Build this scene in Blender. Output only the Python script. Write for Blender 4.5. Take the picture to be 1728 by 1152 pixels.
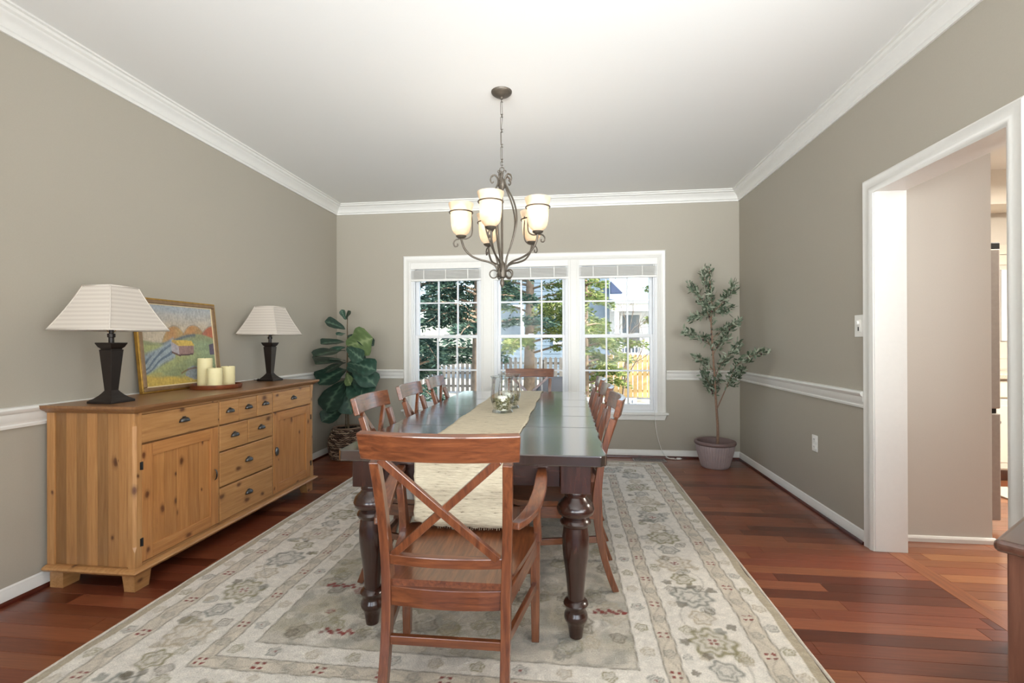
import bpy, bmesh, math, random
import numpy as np
from mathutils import Vector, Matrix
random.seed(7)
rng = np.random.default_rng(7)
PI = math.pi
sc = bpy.context.scene
for o in list(bpy.data.objects):
    bpy.data.objects.remove(o)
COL = sc.collection

# ------------------------------------------------------------------ camera
FPX, YAW, PIT, ROL, CAMH = 809.6, .1161, .0018, -.0032, 1.2
_F = Vector((-math.sin(YAW)*math.cos(PIT), math.cos(YAW)*math.cos(PIT), math.sin(PIT)))
_R0 = Vector((math.cos(YAW), math.sin(YAW), 0))
_U0 = _R0.cross(_F)
_R = _R0*math.cos(ROL) + _U0*math.sin(ROL)
_U = _R.cross(_F)
cam = bpy.data.cameras.new('camera')
cam.sensor_width = 36
cam.lens = FPX/1728*36
cam.clip_start = .02
cam.clip_end = 300
co = bpy.data.objects.new('camera', cam)
COL.objects.link(co)
co.matrix_world = Matrix(((_R.x, _U.x, -_F.x, 0), (_R.y, _U.y, -_F.y, 0), (_R.z, _U.z, -_F.z, CAMH), (0, 0, 0, 1)))
sc.camera = co

def pray(x, y):
    return _F + _R*((x-864)/FPX) - _U*((y-576)/FPX)
def on_y(x, y, Y):
    d = pray(x, y); k = Y/d.y
    return Vector((d.x*k, Y, CAMH+d.z*k))
def project(P):
    p = Vector(P)-Vector((0, 0, CAMH)); d = p.dot(_F)
    if d < .05: return None
    return (864+FPX*p.dot(_R)/d, 576-FPX*p.dot(_U)/d, d)

# ------------------------------------------------------------------ world, sun, fill lamps, exposure
sc.view_settings.view_transform = 'Standard'
sc.view_settings.look = 'None'
sc.view_settings.gamma = 1
sc.view_settings.use_curve_mapping = False
sc.view_settings.exposure = 1.03
w = bpy.data.worlds.new('world'); sc.world = w
w.use_nodes = True
nt = w.node_tree
bg = nt.nodes['Background']
sky = nt.nodes.new('ShaderNodeTexSky')
sky.sky_type = 'NISHITA'
sky.sun_disc = False
sky.sun_elevation = math.radians(38)
sky.sun_rotation = math.radians(120)
sky.air_density = 1.0
sky.dust_density = 1.5
nt.links.new(sky.outputs[0], bg.inputs[0])
bg.inputs[1].default_value = .30

def lamp(name, typ, loc, energy, color=(1, 1, 1), rot=(0, 0, 0), size=None, size_y=None, radius=None):
    l = bpy.data.lights.new(name, typ)
    l.energy = energy; l.color = color
    if typ == 'AREA':
        l.shape = 'RECTANGLE'; l.size = size; l.size_y = size_y or size
    if radius is not None:
        l.shadow_soft_size = radius
    o = bpy.data.objects.new(name, l); COL.objects.link(o)
    o.location = loc; o.rotation_euler = rot
    return o
sun = lamp('sun', 'SUN', (0, 0, 20), 4.2, (1, .95, .86))
sun.data.angle = .01
sun.rotation_euler = Vector((.75, -.36, .55)).to_track_quat('Z', 'Y').to_euler()
# added fill lamps brighten the room from the unseen rear and side windows
def area_fill(name, loc, aim, energy, w_, h_, spread, color=(.92, .97, 1.0)):
    o = lamp(name, 'AREA', loc, energy, color, (0, 0, 0), w_, h_)
    o.rotation_euler = Vector(aim).to_track_quat('-Z', 'Y').to_euler()
    o.data.spread = math.radians(spread)
for x, ax in ((-1.5, .30), (.65, -.10)):
    area_fill('rear_window_daylight', (x, -2.62, 1.45), (ax, 1, .52), 38, 1.65, 1.9, 80)
for y in (-1.35, .45):
    area_fill('side_window_daylight', (1.79, y, 1.45), (-1, 1.35, .42), 14, 1.5, 1.9, 95)

# ------------------------------------------------------------------ materials
MATS = {}
def lin(r, g, b):
    f = lambda v: (v/255/12.92) if v/255 <= .04045 else ((v/255+.055)/1.055)**2.4
    return (f(r), f(g), f(b), 1)
def newmat(name):
    m = bpy.data.materials.new(name); m.use_nodes = True
    MATS[name] = m
    return m, m.node_tree, m.node_tree.nodes['Principled BSDF']
def node(t, kind, **kw):
    n = t.nodes.new('ShaderNode'+kind)
    for k, v in kw.items():
        if k.startswith('i_'):
            key = k[2:]
            key = int(key) if key.isdigit() else key
            n.inputs[key].default_value = v
        else:
            setattr(n, k, v)
    return n
def ramp(t, stops):
    r = t.nodes.new('ShaderNodeValToRGB')
    e = r.color_ramp.elements
    while len(e) > 1: e.remove(e[0])
    e[0].position = stops[0][0]; e[0].color = stops[0][1]
    for p, c in stops[1:]:
        q = e.new(p); q.color = c
    return r
def plain(name, col, rough=.5, metal=0, bump=0, bscale=40, var=0, coat=0, spec=.5, sheen=0):
    m, t, b = newmat(name)
    b.inputs['Base Color'].default_value = col
    b.inputs['Roughness'].default_value = rough
    b.inputs['Metallic'].default_value = metal
    b.inputs['Specular IOR Level'].default_value = spec
    b.inputs['Coat Weight'].default_value = coat
    if sheen: b.inputs['Sheen Weight'].default_value = sheen
    tc = node(t, 'TexCoord')
    nz = node(t, 'TexNoise', i_Scale=bscale, i_Detail=3)
    t.links.new(tc.outputs['Object'], nz.inputs['Vector'])
    v = var or .03
    hi = tuple(min(1, c*(1+v)) for c in col[:3])+(1,)
    lo = tuple(c*(1-v) for c in col[:3])+(1,)
    r = ramp(t, [(.3, lo), (.7, hi)])
    t.links.new(nz.outputs['Fac'], r.inputs['Fac'])
    t.links.new(r.outputs['Color'], b.inputs['Base Color'])
    if bump:
        bp = node(t, 'Bump', i_Strength=bump, i_Distance=.004)
        t.links.new(nz.outputs['Fac'], bp.inputs['Height'])
        t.links.new(bp.outputs['Normal'], b.inputs['Normal'])
    return m
def wood(name, c_dark, c_mid, c_light, axis='x', scale=14, stretch=14, rough=.35, coat=0, knots=0, coord='Object', tone=None, bump=.08, spec=.5, cior=1.6):
    """grain runs along axis; tone: 'object' uses the object's own viewport colour as a multiplier, 'attr' a colour attribute"""
    m, t, b = newmat(name)
    b.inputs['Roughness'].default_value = rough
    b.inputs['Coat Weight'].default_value = coat
    b.inputs['Coat Roughness'].default_value = .14
    b.inputs['Coat IOR'].default_value = cior
    b.inputs['Specular IOR Level'].default_value = spec
    if coord == 'Object':
        src = node(t, 'TexCoord').outputs['Object']
    else:
        src = node(t, 'NewGeometry').outputs['Position']
    oi = node(t, 'ObjectInfo')
    add = node(t, 'VectorMath', operation='ADD')
    t.links.new(src, add.inputs[0])
    if tone == 'attr':
        at = node(t, 'Attribute', attribute_name='tone')
        sc3 = node(t, 'VectorMath', operation='SCALE'); sc3.inputs['Scale'].default_value = 9
        t.links.new(at.outputs['Color'], sc3.inputs[0])
        t.links.new(sc3.outputs[0], add.inputs[1])
    else:
        mul = node(t, 'Math', operation='MULTIPLY'); mul.inputs[1].default_value = 37
        t.links.new(oi.outputs['Random'], mul.inputs[0])
        t.links.new(mul.outputs[0], add.inputs[1])
    mp = node(t, 'Mapping')
    s = {'x': (1, stretch, stretch), 'y': (stretch, 1, stretch), 'z': (stretch, stretch, 1)}[axis]
    mp.inputs['Scale'].default_value = s
    t.links.new(add.outputs[0], mp.inputs['Vector'])
    nz = node(t, 'TexNoise', i_Scale=scale/stretch*1.6, i_Detail=6, i_Roughness=.6, i_Distortion=.6)
    t.links.new(mp.outputs['Vector'], nz.inputs['Vector'])
    r = ramp(t, [(.28, c_dark), (.5, c_mid), (.72, c_light)])
    t.links.new(nz.outputs['Fac'], r.inputs['Fac'])
    col = r.outputs['Color']
    if knots:
        # knots live on the face of the board: one coordinate across (the two short axes summed), one along the grain
        sp = node(t, 'SeparateXYZ'); t.links.new(add.outputs[0], sp.inputs[0])
        al = {'x': 'X', 'y': 'Y', 'z': 'Z'}[axis]; ac_ = [c for c in 'XYZ' if c != al]
        su = node(t, 'Math', operation='ADD')
        t.links.new(sp.outputs[ac_[0]], su.inputs[0]); t.links.new(sp.outputs[ac_[1]], su.inputs[1])
        sl = node(t, 'Math', operation='MULTIPLY'); sl.inputs[1].default_value = .62
        t.links.new(sp.outputs[al], sl.inputs[0])
        cb = node(t, 'CombineXYZ'); t.links.new(su.outputs[0], cb.inputs['X']); t.links.new(sl.outputs[0], cb.inputs['Y'])
        nd = node(t, 'TexNoise', i_Scale=30)
        t.links.new(cb.outputs[0], nd.inputs['Vector'])
        mixv = node(t, 'MixRGB', i_Fac=.012)
        t.links.new(cb.outputs[0], mixv.inputs[1]); t.links.new(nd.outputs['Color'], mixv.inputs[2])
        vo = node(t, 'TexVoronoi', i_Scale=knots, i_Randomness=1.0); vo.voronoi_dimensions = '2D'
        t.links.new(mixv.outputs[0], vo.inputs['Vector'])
        kd = ramp(t, [(.0, (1, 1, 1, 1)), (.05, (.8, .8, .8, 1)), (.075, (.35, .35, .35, 1)), (.13, (0, 0, 0, 1))])
        sc_ = node(t, 'SeparateXYZ'); t.links.new(vo.outputs['Color'], sc_.inputs[0])
        sz_ = node(t, 'Math', operation='MULTIPLY_ADD'); sz_.inputs[1].default_value = 1.1; sz_.inputs[2].default_value = .35
        t.links.new(sc_.outputs['Y'], sz_.inputs[0])
        dv = node(t, 'Math', operation='DIVIDE')
        t.links.new(vo.outputs['Distance'], dv.inputs[0]); t.links.new(sz_.outputs[0], dv.inputs[1])
        t.links.new(dv.outputs[0], kd.inputs['Fac'])
        gt = node(t, 'Math', operation='GREATER_THAN'); gt.inputs[1].default_value = .42
        t.links.new(sc_.outputs['X'], gt.inputs[0])
        kr = node(t, 'MixRGB', blend_type='MULTIPLY', i_Fac=1)
        t.links.new(kd.outputs['Color'], kr.inputs[1]); t.links.new(gt.outputs[0], kr.inputs[2])
        mx = node(t, 'MixRGB')
        mx.inputs[2].default_value = (c_dark[0]*.28, c_dark[1]*.18, c_dark[2]*.16, 1)
        t.links.new(kr.outputs[0], mx.inputs['Fac'])
        t.links.new(col, mx.inputs[1])
        col = mx.outputs[0]
    if tone:
        mm = node(t, 'MixRGB', blend_type='MULTIPLY', i_Fac=1)
        t.links.new(col, mm.inputs[1])
        t.links.new(at.outputs['Color'] if tone == 'attr' else oi.outputs['Color'], mm.inputs[2])
        col = mm.outputs[0]
    t.links.new(col, b.inputs['Base Color'])
    if bump:
        bp = node(t, 'Bump', i_Strength=bump, i_Distance=.002)
        t.links.new(nz.outputs['Fac'], bp.inputs['Height'])
        t.links.new(bp.outputs['Normal'], b.inputs['Normal'])
    return m
def glass(name, tint=(1, 1, 1, 1), gloss=1.0):
    m, t, b = newmat(name)
    t.nodes.remove(b)
    out = t.nodes['Material Output']
    tr = node(t, 'BsdfTransparent'); tr.inputs[0].default_value = tint
    gl = node(t, 'BsdfGlossy'); gl.inputs['Roughness'].default_value = .02
    fr = node(t, 'Fresnel', i_IOR=1.45)
    mu = node(t, 'Math', operation='MULTIPLY'); mu.inputs[1].default_value = gloss
    mx = node(t, 'MixShader')
    t.links.new(fr.outputs[0], mu.inputs[0]); t.links.new(mu.outputs[0], mx.inputs[0])
    t.links.new(tr.outputs[0], mx.inputs[1]); t.links.new(gl.outputs[0], mx.inputs[2])
    t.links.new(mx.outputs[0], out.inputs['Surface'])
    return m
def attrmat(name, attr='colour', rough=.9, bump=0, bscale=300, sheen=0, spec=.3):
    m, t, b = newmat(name)
    b.inputs['Roughness'].default_value = rough
    b.inputs['Specular IOR Level'].default_value = spec
    if sheen: b.inputs['Sheen Weight'].default_value = sheen
    a = node(t, 'Attribute', attribute_name=attr)
    tc = node(t, 'TexCoord')
    nz = node(t, 'TexNoise', i_Scale=bscale, i_Detail=2)
    t.links.new(tc.outputs['Object'], nz.inputs['Vector'])
    r = ramp(t, [(.25, (.82, .82, .82, 1)), (.75, (1.1, 1.1, 1.1, 1))])
    t.links.new(nz.outputs['Fac'], r.inputs['Fac'])
    mm = node(t, 'MixRGB', blend_type='MULTIPLY', i_Fac=1)
    t.links.new(a.outputs['Color'], mm.inputs[1]); t.links.new(r.outputs[0], mm.inputs[2])
    t.links.new(mm.outputs[0], b.inputs['Base Color'])
    if bump:
        bp = node(t, 'Bump', i_Strength=bump, i_Distance=.004)
        t.links.new(nz.outputs['Fac'], bp.inputs['Height'])
        t.links.new(bp.outputs['Normal'], b.inputs['Normal'])
    return m
def island(name, stops, rough=.6, transl=0, noise=0, spec=.4):
    """colour differs from piece to piece inside one mesh"""
    m, t, b = newmat(name)
    b.inputs['Roughness'].default_value = rough
    b.inputs['Specular IOR Level'].default_value = spec
    g = node(t, 'NewGeometry')
    r = ramp(t, stops)
    t.links.new(g.outputs['Random Per Island'], r.inputs['Fac'])
    t.links.new(r.outputs['Color'], b.inputs['Base Color'])
    if transl:
        out = t.nodes['Material Output']
        tl = node(t, 'BsdfTranslucent')
        t.links.new(r.outputs['Color'], tl.inputs['Color'])
        mx = node(t, 'MixShader', i_0=transl)
        t.links.new(b.outputs[0], mx.inputs[1]); t.links.new(tl.outputs[0], mx.inputs[2])
        t.links.new(mx.outputs[0], out.inputs['Surface'])
    return m
def emit(name, col, strength):
    m, t, b = newmat(name)
    b.inputs['Base Color'].default_value = (.8, .8, .8, 1)
    b.inputs['Emission Color'].default_value = col
    b.inputs['Emission Strength'].default_value = strength
    return m

plain('wall_paint', lin(174, 167, 153), .6, bump=.04, bscale=160, var=.012, spec=.3)
plain('hall_paint', lin(202, 196, 186), .6, bump=.04, bscale=160, var=.012, spec=.3)
plain('ceiling_paint', lin(233, 232, 228), .85, bump=.03, bscale=200, var=.008, spec=.2)
plain('trim_white', lin(229, 227, 221), .35, bump=.01, var=.01)
plain('sash_white', lin(232, 233, 234), .4, var=.01)
plain('blind_white', lin(238, 236, 230), .45, var=.015)
plain('plastic_white', lin(240, 238, 232), .35, var=.01)
plain('dark_slot', lin(40, 38, 36), .6)
plain('subfloor', lin(45, 18, 12), .8)
cherry = dict(axis='x', scale=60, stretch=18, rough=.28, coat=.2, coord='World', bump=.02)
wood('cherry_plank', lin(106, 54, 34), lin(118, 62, 40), lin(129, 70, 46), tone='object', **cherry)
wood('cherry_field', lin(106, 54, 34), lin(118, 62, 40), lin(129, 70, 46), tone='attr', **cherry)
wood('threshold_wood', lin(108, 60, 34), lin(136, 80, 48), lin(152, 94, 58), axis='y', scale=26, stretch=16, rough=.3, coat=.2)
wood('shoe_wood', lin(60, 22, 15), lin(78, 30, 20), lin(92, 38, 26), axis='y', scale=20, rough=.3, coat=.2)
for a in 'xyz':
    wood('chair_'+a, lin(80, 42, 25), lin(112, 63, 37), lin(137, 81, 48), axis=a, scale=44, stretch=12, rough=.28, coat=.8, bump=.02)
    wood('pine_'+a, lin(163, 114, 67), lin(181, 131, 80), lin(194, 147, 95), axis=a, scale=40, stretch=16, rough=.42, coat=.1, knots=7.0, tone='object', bump=.02)
    wood('pinetop_'+a, lin(118, 80, 48), lin(134, 94, 58), lin(148, 108, 70), axis=a, scale=40, stretch=16, rough=.38, coat=.2, knots=4.0, tone='object', bump=.02)
    wood('espresso_'+a, lin(34, 17, 12), lin(50, 26, 18), lin(66, 36, 26), axis=a, scale=24, stretch=10, rough=.25, coat=.4, bump=.03)
wood('table_top', lin(26, 17, 13), lin(36, 25, 20), lin(48, 34, 27), axis='x', scale=30, stretch=20, rough=.18, coat=1.0, bump=.08, cior=2.1)
wood('walnut', lin(84, 50, 38), lin(104, 66, 50), lin(120, 80, 62), axis='z', scale=24, stretch=12, rough=.35, coat=.3)
wood('walnut_top', lin(66, 40, 30), lin(84, 54, 42), lin(100, 66, 52), axis='x', scale=24, stretch=12, rough=.25, coat=.5)
wood('tray_wood', lin(96, 48, 26), lin(122, 64, 36), lin(140, 78, 46), axis='x', scale=24, stretch=10, rough=.4)
plain('pewter', lin(92, 92, 92), .3, metal=.9, var=.1)
plain('iron_dark', lin(44, 42, 40), .5, metal=.5, var=.1)
plain('lamp_bronze', lin(38, 30, 26), .38, metal=.3, var=.08)
plain('brass', lin(190, 150, 80), .3, metal=1)
plain('fixture_bronze', lin(96, 88, 78), .45, metal=.55, var=.15, bscale=30)
plain('cord_black', lin(22, 22, 22), .5)
plain('cord_white', lin(235, 235, 230), .5)
plain('wax', lin(238, 226, 176), .45, var=.02)
plain('wax_white', lin(240, 236, 222), .5, var=.02)
plain('linen_shade', lin(204, 195, 184), .85, var=.02)
plain('gold_frame', lin(178, 138, 66), .35, metal=.75, var=.2, bscale=30, bump=.1)
plain('bronze_frame', lin(140, 112, 82), .4, metal=.35, var=.15, bscale=30)
plain('cream_edge', lin(226, 208, 170), .5)
plain('planter_mauve', lin(164, 148, 146), .55, var=.06, bscale=12)
plain('planter_rim', lin(120, 98, 94), .5, var=.06)
plain('soil', lin(34, 28, 24), .95, bump=.8, bscale=60, var=.4)
plain('olive_bark', lin(140, 110, 90), .8, bump=.5, bscale=60, var=.2)
plain('ficus_bark', lin(104, 88, 66), .8, bump=.5, bscale=60, var=.2)
plain('olive_fruit', lin(60, 32, 34), .35)
island('olive_leaf', [(0, lin(60, 74, 54)), (.35, lin(92, 108, 86)), (.7, lin(140, 152, 130)), (1, lin(180, 186, 166))], .55, .15)
island('basket_weave', [(0, lin(74, 52, 42)), (.4, lin(112, 86, 70)), (.8, lin(158, 132, 110)), (1, lin(186, 162, 138))], .8)
plain('steel', lin(168, 160, 152), .4, metal=.35, var=.04)
plain('steel_side', lin(122, 114, 106), .45, metal=.4, var=.04)
plain('black_plastic', lin(26, 26, 26), .45)
plain('cabinet_cream', lin(226, 219, 206), .45, var=.01)
plain('granite', lin(196, 184, 168), .25, var=.25, bscale=120)
plain('tile', lin(214, 204, 190), .35, var=.06, bscale=8)
plain('mat_cloth', lin(206, 196, 182), .95, bump=.4, bscale=200, var=.1)
island('moss', [(0, lin(86, 84, 54)), (.5, lin(124, 120, 84)), (1, lin(166, 158, 122))], .9)
glass('pane_glass', (.97, .985, .98, 1), .12)
glass('vase_glass', (.95, .97, .965, 1), .55)
glass('bulb_glass')
# outside
plain('lawn', lin(198, 190, 172), .95, bump=.6, bscale=3, var=.3)
plain('patio', lin(180, 178, 174), .9, var=.08, bscale=4)
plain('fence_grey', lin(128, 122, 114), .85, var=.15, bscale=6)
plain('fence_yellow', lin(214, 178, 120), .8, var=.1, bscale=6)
plain('siding', lin(112, 128, 140), .7, var=.03, bscale=2)
plain('siding_white', lin(228, 230, 230), .7, var=.02, bscale=2)
plain('roof_blue', lin(64, 76, 104), .7, var=.1, bscale=8)
plain('roof_metal', lin(176, 186, 196), .5, var=.05)
plain('porch_white', lin(236, 236, 234), .6)
plain('pane_dark', lin(96, 108, 118), .1)
plain('tree_bark', lin(150, 128, 108), .9, bump=.6, bscale=12, var=.2)
plain('twig', lin(120, 104, 90), .9)
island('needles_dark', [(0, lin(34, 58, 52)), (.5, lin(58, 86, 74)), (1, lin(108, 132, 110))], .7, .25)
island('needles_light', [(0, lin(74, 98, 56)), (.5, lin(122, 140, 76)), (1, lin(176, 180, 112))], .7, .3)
plain('patio_furniture', lin(226, 226, 224), .5)
plain('cover_black', lin(60, 60, 62), .7)

# chandelier and lamp glass
m, t, b = newmat('alabaster')
tc = node(t, 'TexCoord')
nz = node(t, 'TexNoise', i_Scale=9, i_Detail=4, i_Distortion=1.2)
t.links.new(tc.outputs['Object'], nz.inputs['Vector'])
r = ramp(t, [(.3, lin(226, 210, 188)), (.7, lin(246, 238, 226))])
t.links.new(nz.outputs['Fac'], r.inputs['Fac'])
t.links.new(r.outputs[0], b.inputs['Base Color'])
b.inputs['Roughness'].default_value = .4
tl = node(t, 'BsdfTranslucent')
t.links.new(r.outputs[0], tl.inputs['Color'])
mx = node(t, 'MixShader', i_0=.6)
t.links.new(b.outputs[0], mx.inputs[1]); t.links.new(tl.outputs[0], mx.inputs[2])
t.links.new(mx.outputs[0], t.nodes['Material Output'].inputs['Surface'])
emit('bulb_lit', (1, .92, .8, 1), 3.4)
emit('kitchen_light', (1, .95, .86, 1), 6)

def striped_linen(name):
    m, t, b = newmat(name)
    tc = node(t, 'TexCoord')
    sx = node(t, 'SeparateXYZ'); t.links.new(tc.outputs['Object'], sx.inputs[0])
    mu = node(t, 'Math', operation='MULTIPLY'); mu.inputs[1].default_value = 2*PI/.021
    t.links.new(sx.outputs['Z'], mu.inputs[0])
    sn = node(t, 'Math', operation='SINE'); t.links.new(mu.outputs[0], sn.inputs[0])
    r = ramp(t, [(.35, lin(196, 186, 175)), (.65, lin(206, 197, 186))])
    ad = node(t, 'Math', operation='MULTIPLY_ADD'); ad.inputs[1].default_value = .5; ad.inputs[2].default_value = .5
    t.links.new(sn.outputs[0], ad.inputs[0]); t.links.new(ad.outputs[0], r.inputs['Fac'])
    t.links.new(r.outputs[0], b.inputs['Base Color'])
    b.inputs['Roughness'].default_value = .85
    return m
striped_linen('striped_linen')
def ficus_mat(name, c1, c2, vein):
    m, t, b = newmat(name)
    at = node(t, 'Attribute', attribute_name='vein')
    r = ramp(t, [(0, c1), (.6, c2), (.95, vein)])
    t.links.new(at.outputs['Fac'], r.inputs['Fac'])
    t.links.new(r.outputs[0], b.inputs['Base Color'])
    b.inputs['Roughness'].default_value = .38
    return m
ficus_mat('ficus_dark', lin(30, 52, 42), lin(40, 64, 52), lin(80, 104, 84))
ficus_mat('ficus_mid', lin(44, 70, 58), lin(58, 88, 74), lin(104, 130, 110))
ficus_mat('ficus_lime', lin(96, 116, 74), lin(114, 134, 88), lin(150, 164, 118))
def cloth_runner():
    m, t, b = newmat('runner_cloth')
    tc = node(t, 'TexCoord')
    mp = node(t, 'Mapping'); mp.inputs['Scale'].default_value = (22, 190, 190)
    t.links.new(tc.outputs['Object'], mp.inputs[0])
    nz = node(t, 'TexNoise', i_Scale=1, i_Detail=4, i_Roughness=.65)
    t.links.new(mp.outputs[0], nz.inputs[0])
    r = ramp(t, [(.30, lin(104, 90, 72)), (.38, lin(190, 178, 154)), (.55, lin(206, 194, 168)), (.75, lin(222, 212, 190))])
    t.links.new(nz.outputs['Fac'], r.inputs[0]); t.links.new(r.outputs[0], b.inputs['Base Color'])
    b.inputs['Roughness'].default_value = .95
    bp = node(t, 'Bump', i_Strength=.8, i_Distance=.003)
    t.links.new(nz.outputs['Fac'], bp.inputs['Height']); t.links.new(bp.outputs[0], b.inputs['Normal'])
cloth_runner()
attrmat('rug_wool', rough=.95, bump=.9, bscale=170, sheen=.2)
attrmat('painting_oil', rough=.55, bump=.15, bscale=80)

# ------------------------------------------------------------------ mesh helpers
class MB:
    def __init__(s): s.v = []; s.f = []
    def quad_grid(s, pts, nu, nv, closed_u=False):
        """pts row-major nv rows of nu points"""
        o = len(s.v); s.v += [tuple(p) for p in pts]
        for j in range(nv-1):
            for i in range(nu if closed_u else nu-1):
                a = o+j*nu+i; b = o+j*nu+(i+1) % nu
                s.f.append((a, b, b+nu, a+nu))
        return s
    def box(s, a, b):
        (x0, y0, z0), (x1, y1, z1) = a, b
        o = len(s.v)
        s.v += [(x0, y0, z0), (x1, y0, z0), (x1, y1, z0), (x0, y1, z0), (x0, y0, z1), (x1, y0, z1), (x1, y1, z1), (x0, y1, z1)]
        s.f += [tuple(o+i for i in q) for q in ((0, 3, 2, 1), (4, 5, 6, 7), (0, 1, 5, 4), (1, 2, 6, 5), (2, 3, 7, 6), (3, 0, 4, 7))]
        return s
    def sweep(s, path, side, w, d):
        """rectangular section swept along path; w along 'side', d along the other direction (numbers or lists)"""
        P = [Vector(p) for p in path]; n = len(P)
        W = w if isinstance(w, (list, tuple)) else [w]*n
        D = d if isinstance(d, (list, tuple)) else [d]*n
        side = Vector(side).normalized()
        o = len(s.v)
        for i in range(n):
            tg = (P[min(i+1, n-1)]-P[max(i-1, 0)]).normalized()
            nn = tg.cross(side).normalized()
            sd = nn.cross(tg).normalized()
            for a, b in ((-1, -1), (1, -1), (1, 1), (-1, 1)):
                s.v.append(tuple(P[i]+sd*(a*W[i]/2)+nn*(b*D[i]/2)))
        for i in range(n-1):
            for k in range(4):
                a = o+i*4+k; b = o+i*4+(k+1) % 4
                s.f.append((a, b, b+4, a+4))
        s.f.append((o+3, o+2, o+1, o)); e = o+(n-1)*4
        s.f.append((e, e+1, e+2, e+3))
        return s
    def tube(s, path, r, k=8, caps=True):
        P = [Vector(p) for p in path]; n = len(P)
        Rr = r if isinstance(r, (list, tuple)) else [r]*n
        o = len(s.v); ref = None
        for i in range(n):
            tg = (P[min(i+1, n-1)]-P[max(i-1, 0)])
            tg = tg.normalized() if tg.length > 1e-9 else Vector((0, 0, 1))
            if ref is None:
                ref = tg.orthogonal().normalized()
            ref = (ref-tg*ref.dot(tg)).normalized()
            bn = tg.cross(ref)
            for j in range(k):
                a = 2*PI*j/k
                s.v.append(tuple(P[i]+(ref*math.cos(a)+bn*math.sin(a))*Rr[i]))
        for i in range(n-1):
            for j in range(k):
                a = o+i*k+j; b = o+i*k+(j+1) % k
                s.f.append((a, b, b+k, a+k))
        if caps:
            s.f.append(tuple(o+j for j in reversed(range(k))))
            s.f.append(tuple(o+(n-1)*k+j for j in range(k)))
        return s
    def lathe(s, prof, k=24, c=(0, 0, 0), caps=True, rad=None):
        """prof [(r,z)]; rad(angle) optional radius factor"""
        o = len(s.v); n = len(prof)
        for r, z in prof:
            for j in range(k):
                a = 2*PI*j/k; q = r*(rad(a, z) if rad else 1)
                s.v.append((c[0]+q*math.cos(a), c[1]+q*math.sin(a), c[2]+z))
        for i in range(n-1):
            for j in range(k):
                a = o+i*k+j; b = o+i*k+(j+1) % k
                s.f.append((a, b, b+k, a+k))
        if caps:
            s.f.append(tuple(o+j for j in reversed(range(k))))
            s.f.append(tuple(o+(n-1)*k+j for j in range(k)))
        return s
    def prism(s, outline, axis, a, b):
        """2-D outline extruded along axis from a to b; outline gives the other two coordinates in order"""
        n = len(outline); o = len(s.v)
        for t_ in (a, b):
            for p, q in outline:
                s.v.append({'x': (t_, p, q), 'y': (p, t_, q), 'z': (p, q, t_)}[axis])
        for i in range(n):
            j = (i+1) % n
            s.f.append((o+i, o+j, o+n+j, o+n+i))
        s.f.append(tuple(o+i for i in reversed(range(n)))); s.f.append(tuple(o+n+i for i in range(n)))
        return s
    def frustum(s, levels, c=(0, 0)):
        """square sections [(half, z)] or [(hx,hy,z)]"""
        o = len(s.v)
        for L in levels:
            hx, hy, z = (L[0], L[0], L[1]) if len(L) == 2 else L
            s.v += [(c[0]-hx, c[1]-hy, z), (c[0]+hx, c[1]-hy, z), (c[0]+hx, c[1]+hy, z), (c[0]-hx, c[1]+hy, z)]
        for i in range(len(levels)-1):
            for k in range(4):
                a = o+i*4+k; b = o+i*4+(k+1) % 4
                s.f.append((a, b, b+4, a+4))
        s.f.append((o+3, o+2, o+1, o)); e = o+(len(levels)-1)*4
        s.f.append((e, e+1, e+2, e+3))
        return s
    def mesh(s, name, mat, bevel=0, smooth=False, segs=2, normals=True):
        me = bpy.data.meshes.new(name)
        me.from_pydata(s.v, [], s.f)
        if normals or bevel:
            bm = bmesh.new(); bm.from_mesh(me)
            if normals: bmesh.ops.recalc_face_normals(bm, faces=bm.faces)
            if bevel:
                ed = [e for e in bm.edges if len(e.link_faces) == 2 and e.calc_face_angle(0) > .55]
                bmesh.ops.bevel(bm, geom=ed, offset=bevel, segments=segs, profile=.5, affect='EDGES', clamp_overlap=True)
            bm.to_mesh(me); bm.free()
        if mat: me.materials.append(MATS[mat])
        if smooth:
            me.polygons.foreach_set('use_smooth', [True]*len(me.polygons))
            if smooth != 'full':
                me.set_sharp_from_angle(angle=math.radians(40))
        return me
    def build(s, name, mat, parent=None, bevel=0, smooth=False, segs=2, normals=True, loc=None, rot=None, zmin=None):
        if zmin is not None: s.v = [(a, b, max(c, zmin)) for a, b, c in s.v]
        return put(name, s.mesh(name, mat, bevel, smooth, segs, normals), parent, loc, rot)
def put(name, me, parent=None, loc=None, rot=None, scale=None):
    o = bpy.data.objects.new(name, me); COL.objects.link(o)
    if parent: o.parent = parent
    if loc is not None: o.location = loc
    if rot is not None: o.rotation_euler = rot
    if scale is not None: o.scale = scale
    return o
def empty(name, loc=(0, 0, 0), rz=0):
    o = bpy.data.objects.new(name, None); COL.objects.link(o)
    o.empty_display_size = .1
    o.location = loc; o.rotation_euler = (0, 0, rz)
    return o
def tag(o, label=None, cat=None, group=None, kind=None):
    if label: o['label'] = label
    if cat: o['category'] = cat
    if group: o['group'] = group
    if kind: o['kind'] = kind
    return o
def struct(o, label, cat):
    return tag(o, label, cat, None, 'structure')
def copy_tree(o, parent=None):
    c = o.copy(); COL.objects.link(c)
    if parent: c.parent = parent
    for ch in list(o.children):
        copy_tree(ch, c)
    return c
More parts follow.
